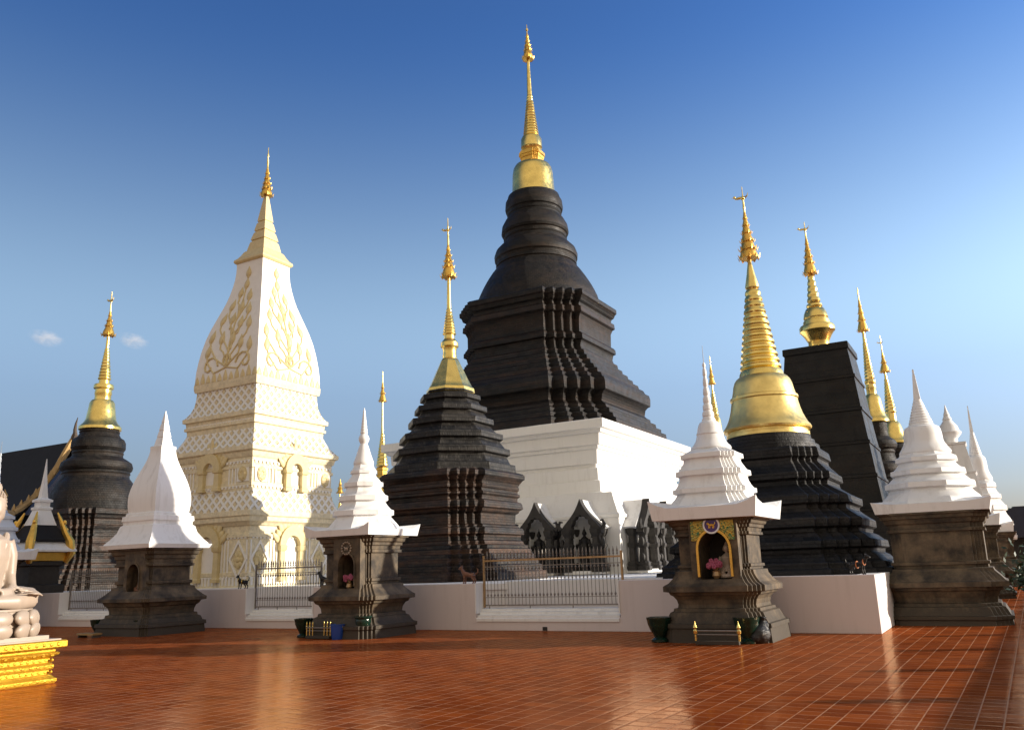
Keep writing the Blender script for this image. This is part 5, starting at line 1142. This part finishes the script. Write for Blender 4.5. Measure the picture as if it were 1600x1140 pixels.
ch = MB().tube([(.1, 0, 10.6), (.3, 0, 11.1), (.2, 0, 11.5), (.25, 0, 11.9), (.4, 0, 12.3)], [.2, .15, .11, .07, .02], 8); ch.build('roof_finial', M['bark'], th)
MB().prism([(3.2, 5.7), (0, 10.3), (-3.2, 5.7)], -1.2, -.8, Matrix.Rotation(R(90), 4, 'Z')).build('gable_wall', M['navy_roof'], th, smooth=0)
MB().box((-6.6, 0, 2.1), (10.6, 10, 4.2)).build('hall_wall', M['stone_dark'], th, smooth=0)

pv = thing('ornate_pavilion', 'small black and white pavilion with gold naga gable and white spire', 'pavilion', PAV_LOC, AXIS)
MB().loft(plan('sq'), [(.75, 0), (.75, .3), (.6, .35), (.6, 1.0), (.7, 1.05), (.7, 1.2)]).build('pavilion_body', M['stone_dark'], pv, smooth=0)
MB().box((0, 0, 1.38), (1.5, 1.5, .32)).build('gold_fascia', M['gold_dark'], pv, smooth=0)
for i, (r0, r1, z0, z1) in enumerate(((1.0, .62, 1.56, 1.95), (.78, .4, 1.97, 2.6))):
    MB().loft(plan('sq'), [(r0, z0), (r0, z0 + .07), (r0 * .8 + r1 * .2, z0 + .14), (r1, z1)]).build('roof_tier', M['white_clean'] if i == 0 else M['roof_dark'], pv, smooth=0)
MB().loft(plan('sq'), [(.42, 2.6), (.34, 2.85), (.28, 3.05), (.24, 3.2), (.28, 3.22), (.28, 3.3), (.2, 3.34), (.2, 3.5), (.27, 3.52), (.27, 3.6), (.13, 3.68), (.09, 4.1), (.05, 4.6), (.01, 5.25)]).build('white_spire', M['white_clean'], pv, smooth=0)
for sx, sy in ((1, -1), (1, 1), (-1, -1), (-1, 1)):
    q_ = MB().tube([(sx * .72, sy * .72, 1.15), (sx * .86, sy * .86, 1.5), (sx * .80, sy * .80, 1.95), (sx * .66, sy * .66, 2.3), (sx * .55, sy * .55, 2.7), (sx * .42, sy * .42, 3.1)], [.1, .15, .17, .13, .09, .03], 8)
    for k in range(5): q_.ball((sx * (.86 - .06 * k), sy * (.86 - .06 * k), 1.5 + .3 * k), (.07, .07, .11), 7)
    q_.build('naga_ornament', M['gold_dark'], pv)

# ================================================================== right side: far hall, tree, boundary wall with finials
rh = thing('side_hall', 'dark navy roofed hall low behind the end of the right-hand shrine row', 'hall', RH_LOC, AXIS)
MB().box((0, 0, 1.6), (12, 9, 3.2)).build('hall_wall', M['dark_void'], rh, smooth=0)
MB().prism([(-7.2, 3.0), (7.2, 3.0), (3.2, 6.0), (-3.2, 6.0)], -5.6, 5.6).build('roof', M['navy_roof'], rh, smooth=0)
def tree(label, loc, h, cr, n, seed):
    rnd = random.Random(seed)
    t = thing('tree', label, 'tree', loc, 0)
    tk = MB().tube([(0, 0, 0), (.05, .03, h * .3), (-.05, .05, h * .6), (0, 0, h * .85)], [h * .03, h * .024, h * .015, h * .006], 8)
    cl = []
    for k in range(14):
        a = rnd.uniform(0, 6.28); rr = cr * rnd.uniform(.2, .85); zz = h * rnd.uniform(.5, .97)
        c = Vector((rr * math.cos(a), rr * math.sin(a), zz)); cl.append((c, cr * rnd.uniform(.25, .45)))
        tk.tube([(0, 0, h * .4), tuple(c * .6 + Vector((0, 0, h * .2))), tuple(c)], [h * .012, h * .008, h * .003], 5)
    tk.build('trunk', M['bark'], t)
    mb = MB()
    for i in range(n):
        c, r = rnd.choice(cl); d = Vector((rnd.gauss(0, 1), rnd.gauss(0, 1), rnd.gauss(0, .8))).normalized() * r * rnd.uniform(.5, 1.05)
        p = c + d; s = rnd.uniform(.12, .26); ax = Vector((rnd.gauss(0, 1), rnd.gauss(0, 1), rnd.gauss(0, 1))).normalized(); bx = ax.orthogonal().normalized()
        mb.add([p - ax * s, p + bx * s * .5, p + ax * s, p - bx * s * .5], [(0, 1, 2, 3)])
    mb.build('crown', M['leaf'], t, smooth=0)
    return t
tree('small dark tree crown above the navy roof at far right', TREE_LOC, 6.6, 2.2, 3200, 3)
PLANT_LABELS = ['nearest dark potted shrub beside the front shrine of the right row', 'middle dark potted shrub beside the right row of shrines', 'farthest dark potted shrub beside the right row of shrines']
for k, (u, v) in enumerate(PLANTS):
    p = thing('potted_plant', PLANT_LABELS[k], 'plant', P(u, v))
    MB().lathe([(.22, 0), (.3, .4), (.33, .42), (.33, .47), (.28, .47), (.26, .4)], 22).build('pot', M['bag'], p)
    rnd = random.Random(k); mb = MB()
    for i in range(700):
        q = Vector((rnd.gauss(0, .26), rnd.gauss(0, .26), .55 + abs(rnd.gauss(0, .45)))); s = rnd.uniform(.05, .11)
        ax = Vector((rnd.gauss(0, 1), rnd.gauss(0, 1), rnd.gauss(.4, 1))).normalized(); bx = ax.orthogonal().normalized()
        mb.add([q - ax * s, q + bx * s * .45, q + ax * s, q - bx * s * .45], [(0, 1, 2, 3)])
    mb.build('foliage', M['leaf'], p, smooth=0)
    MB().tube([(0, 0, .35), (.02, 0, .7), (0, .02, 1.0)], [.03, .02, .01], 6).build('stem', M['bark'], p)

# boundary wall beyond the right edge of the picture: its long shadow crosses the floor
BW, BH = BOUND
bw = thing('boundary_wall', 'boundary wall with stone finials beyond the right of the court', 'wall', (0, 0, 0), R(90 - 32.3) - math.pi / 2)
rot = R(90 - 32.3)
pv_ = Vector((math.cos(rot), math.sin(rot), 0)); pn_ = Vector((pv_.y, -pv_.x, 0))
bw.location = pn_ * BW; bw.rotation_euler = (0, 0, rot)
MB().box((12, -.2, BH / 2), (60, .4, BH)).build('wall_panel', M['white'], bw, smooth=0)
for i, x in enumerate(FINIALS):
    fh = .42
    MB().loft(plan('sq'), [(.14, BH), (.14, BH + .12), (.10, BH + .14), (.10, BH + .3), (.12, BH + .32), (.07, BH + .4), (.01, BH + fh)], Matrix.Translation((x, -.2, 0))).build('finial', M['white'], bw, smooth=0)
    if i == 0:
        MB().box((x + .3, -.2, BH + .2), (.9, .3, .14)).box((x + .3, -.2, BH + .1), (.2, .2, .2)).build('lantern_box', M['stone_dark'], bw, smooth=0)
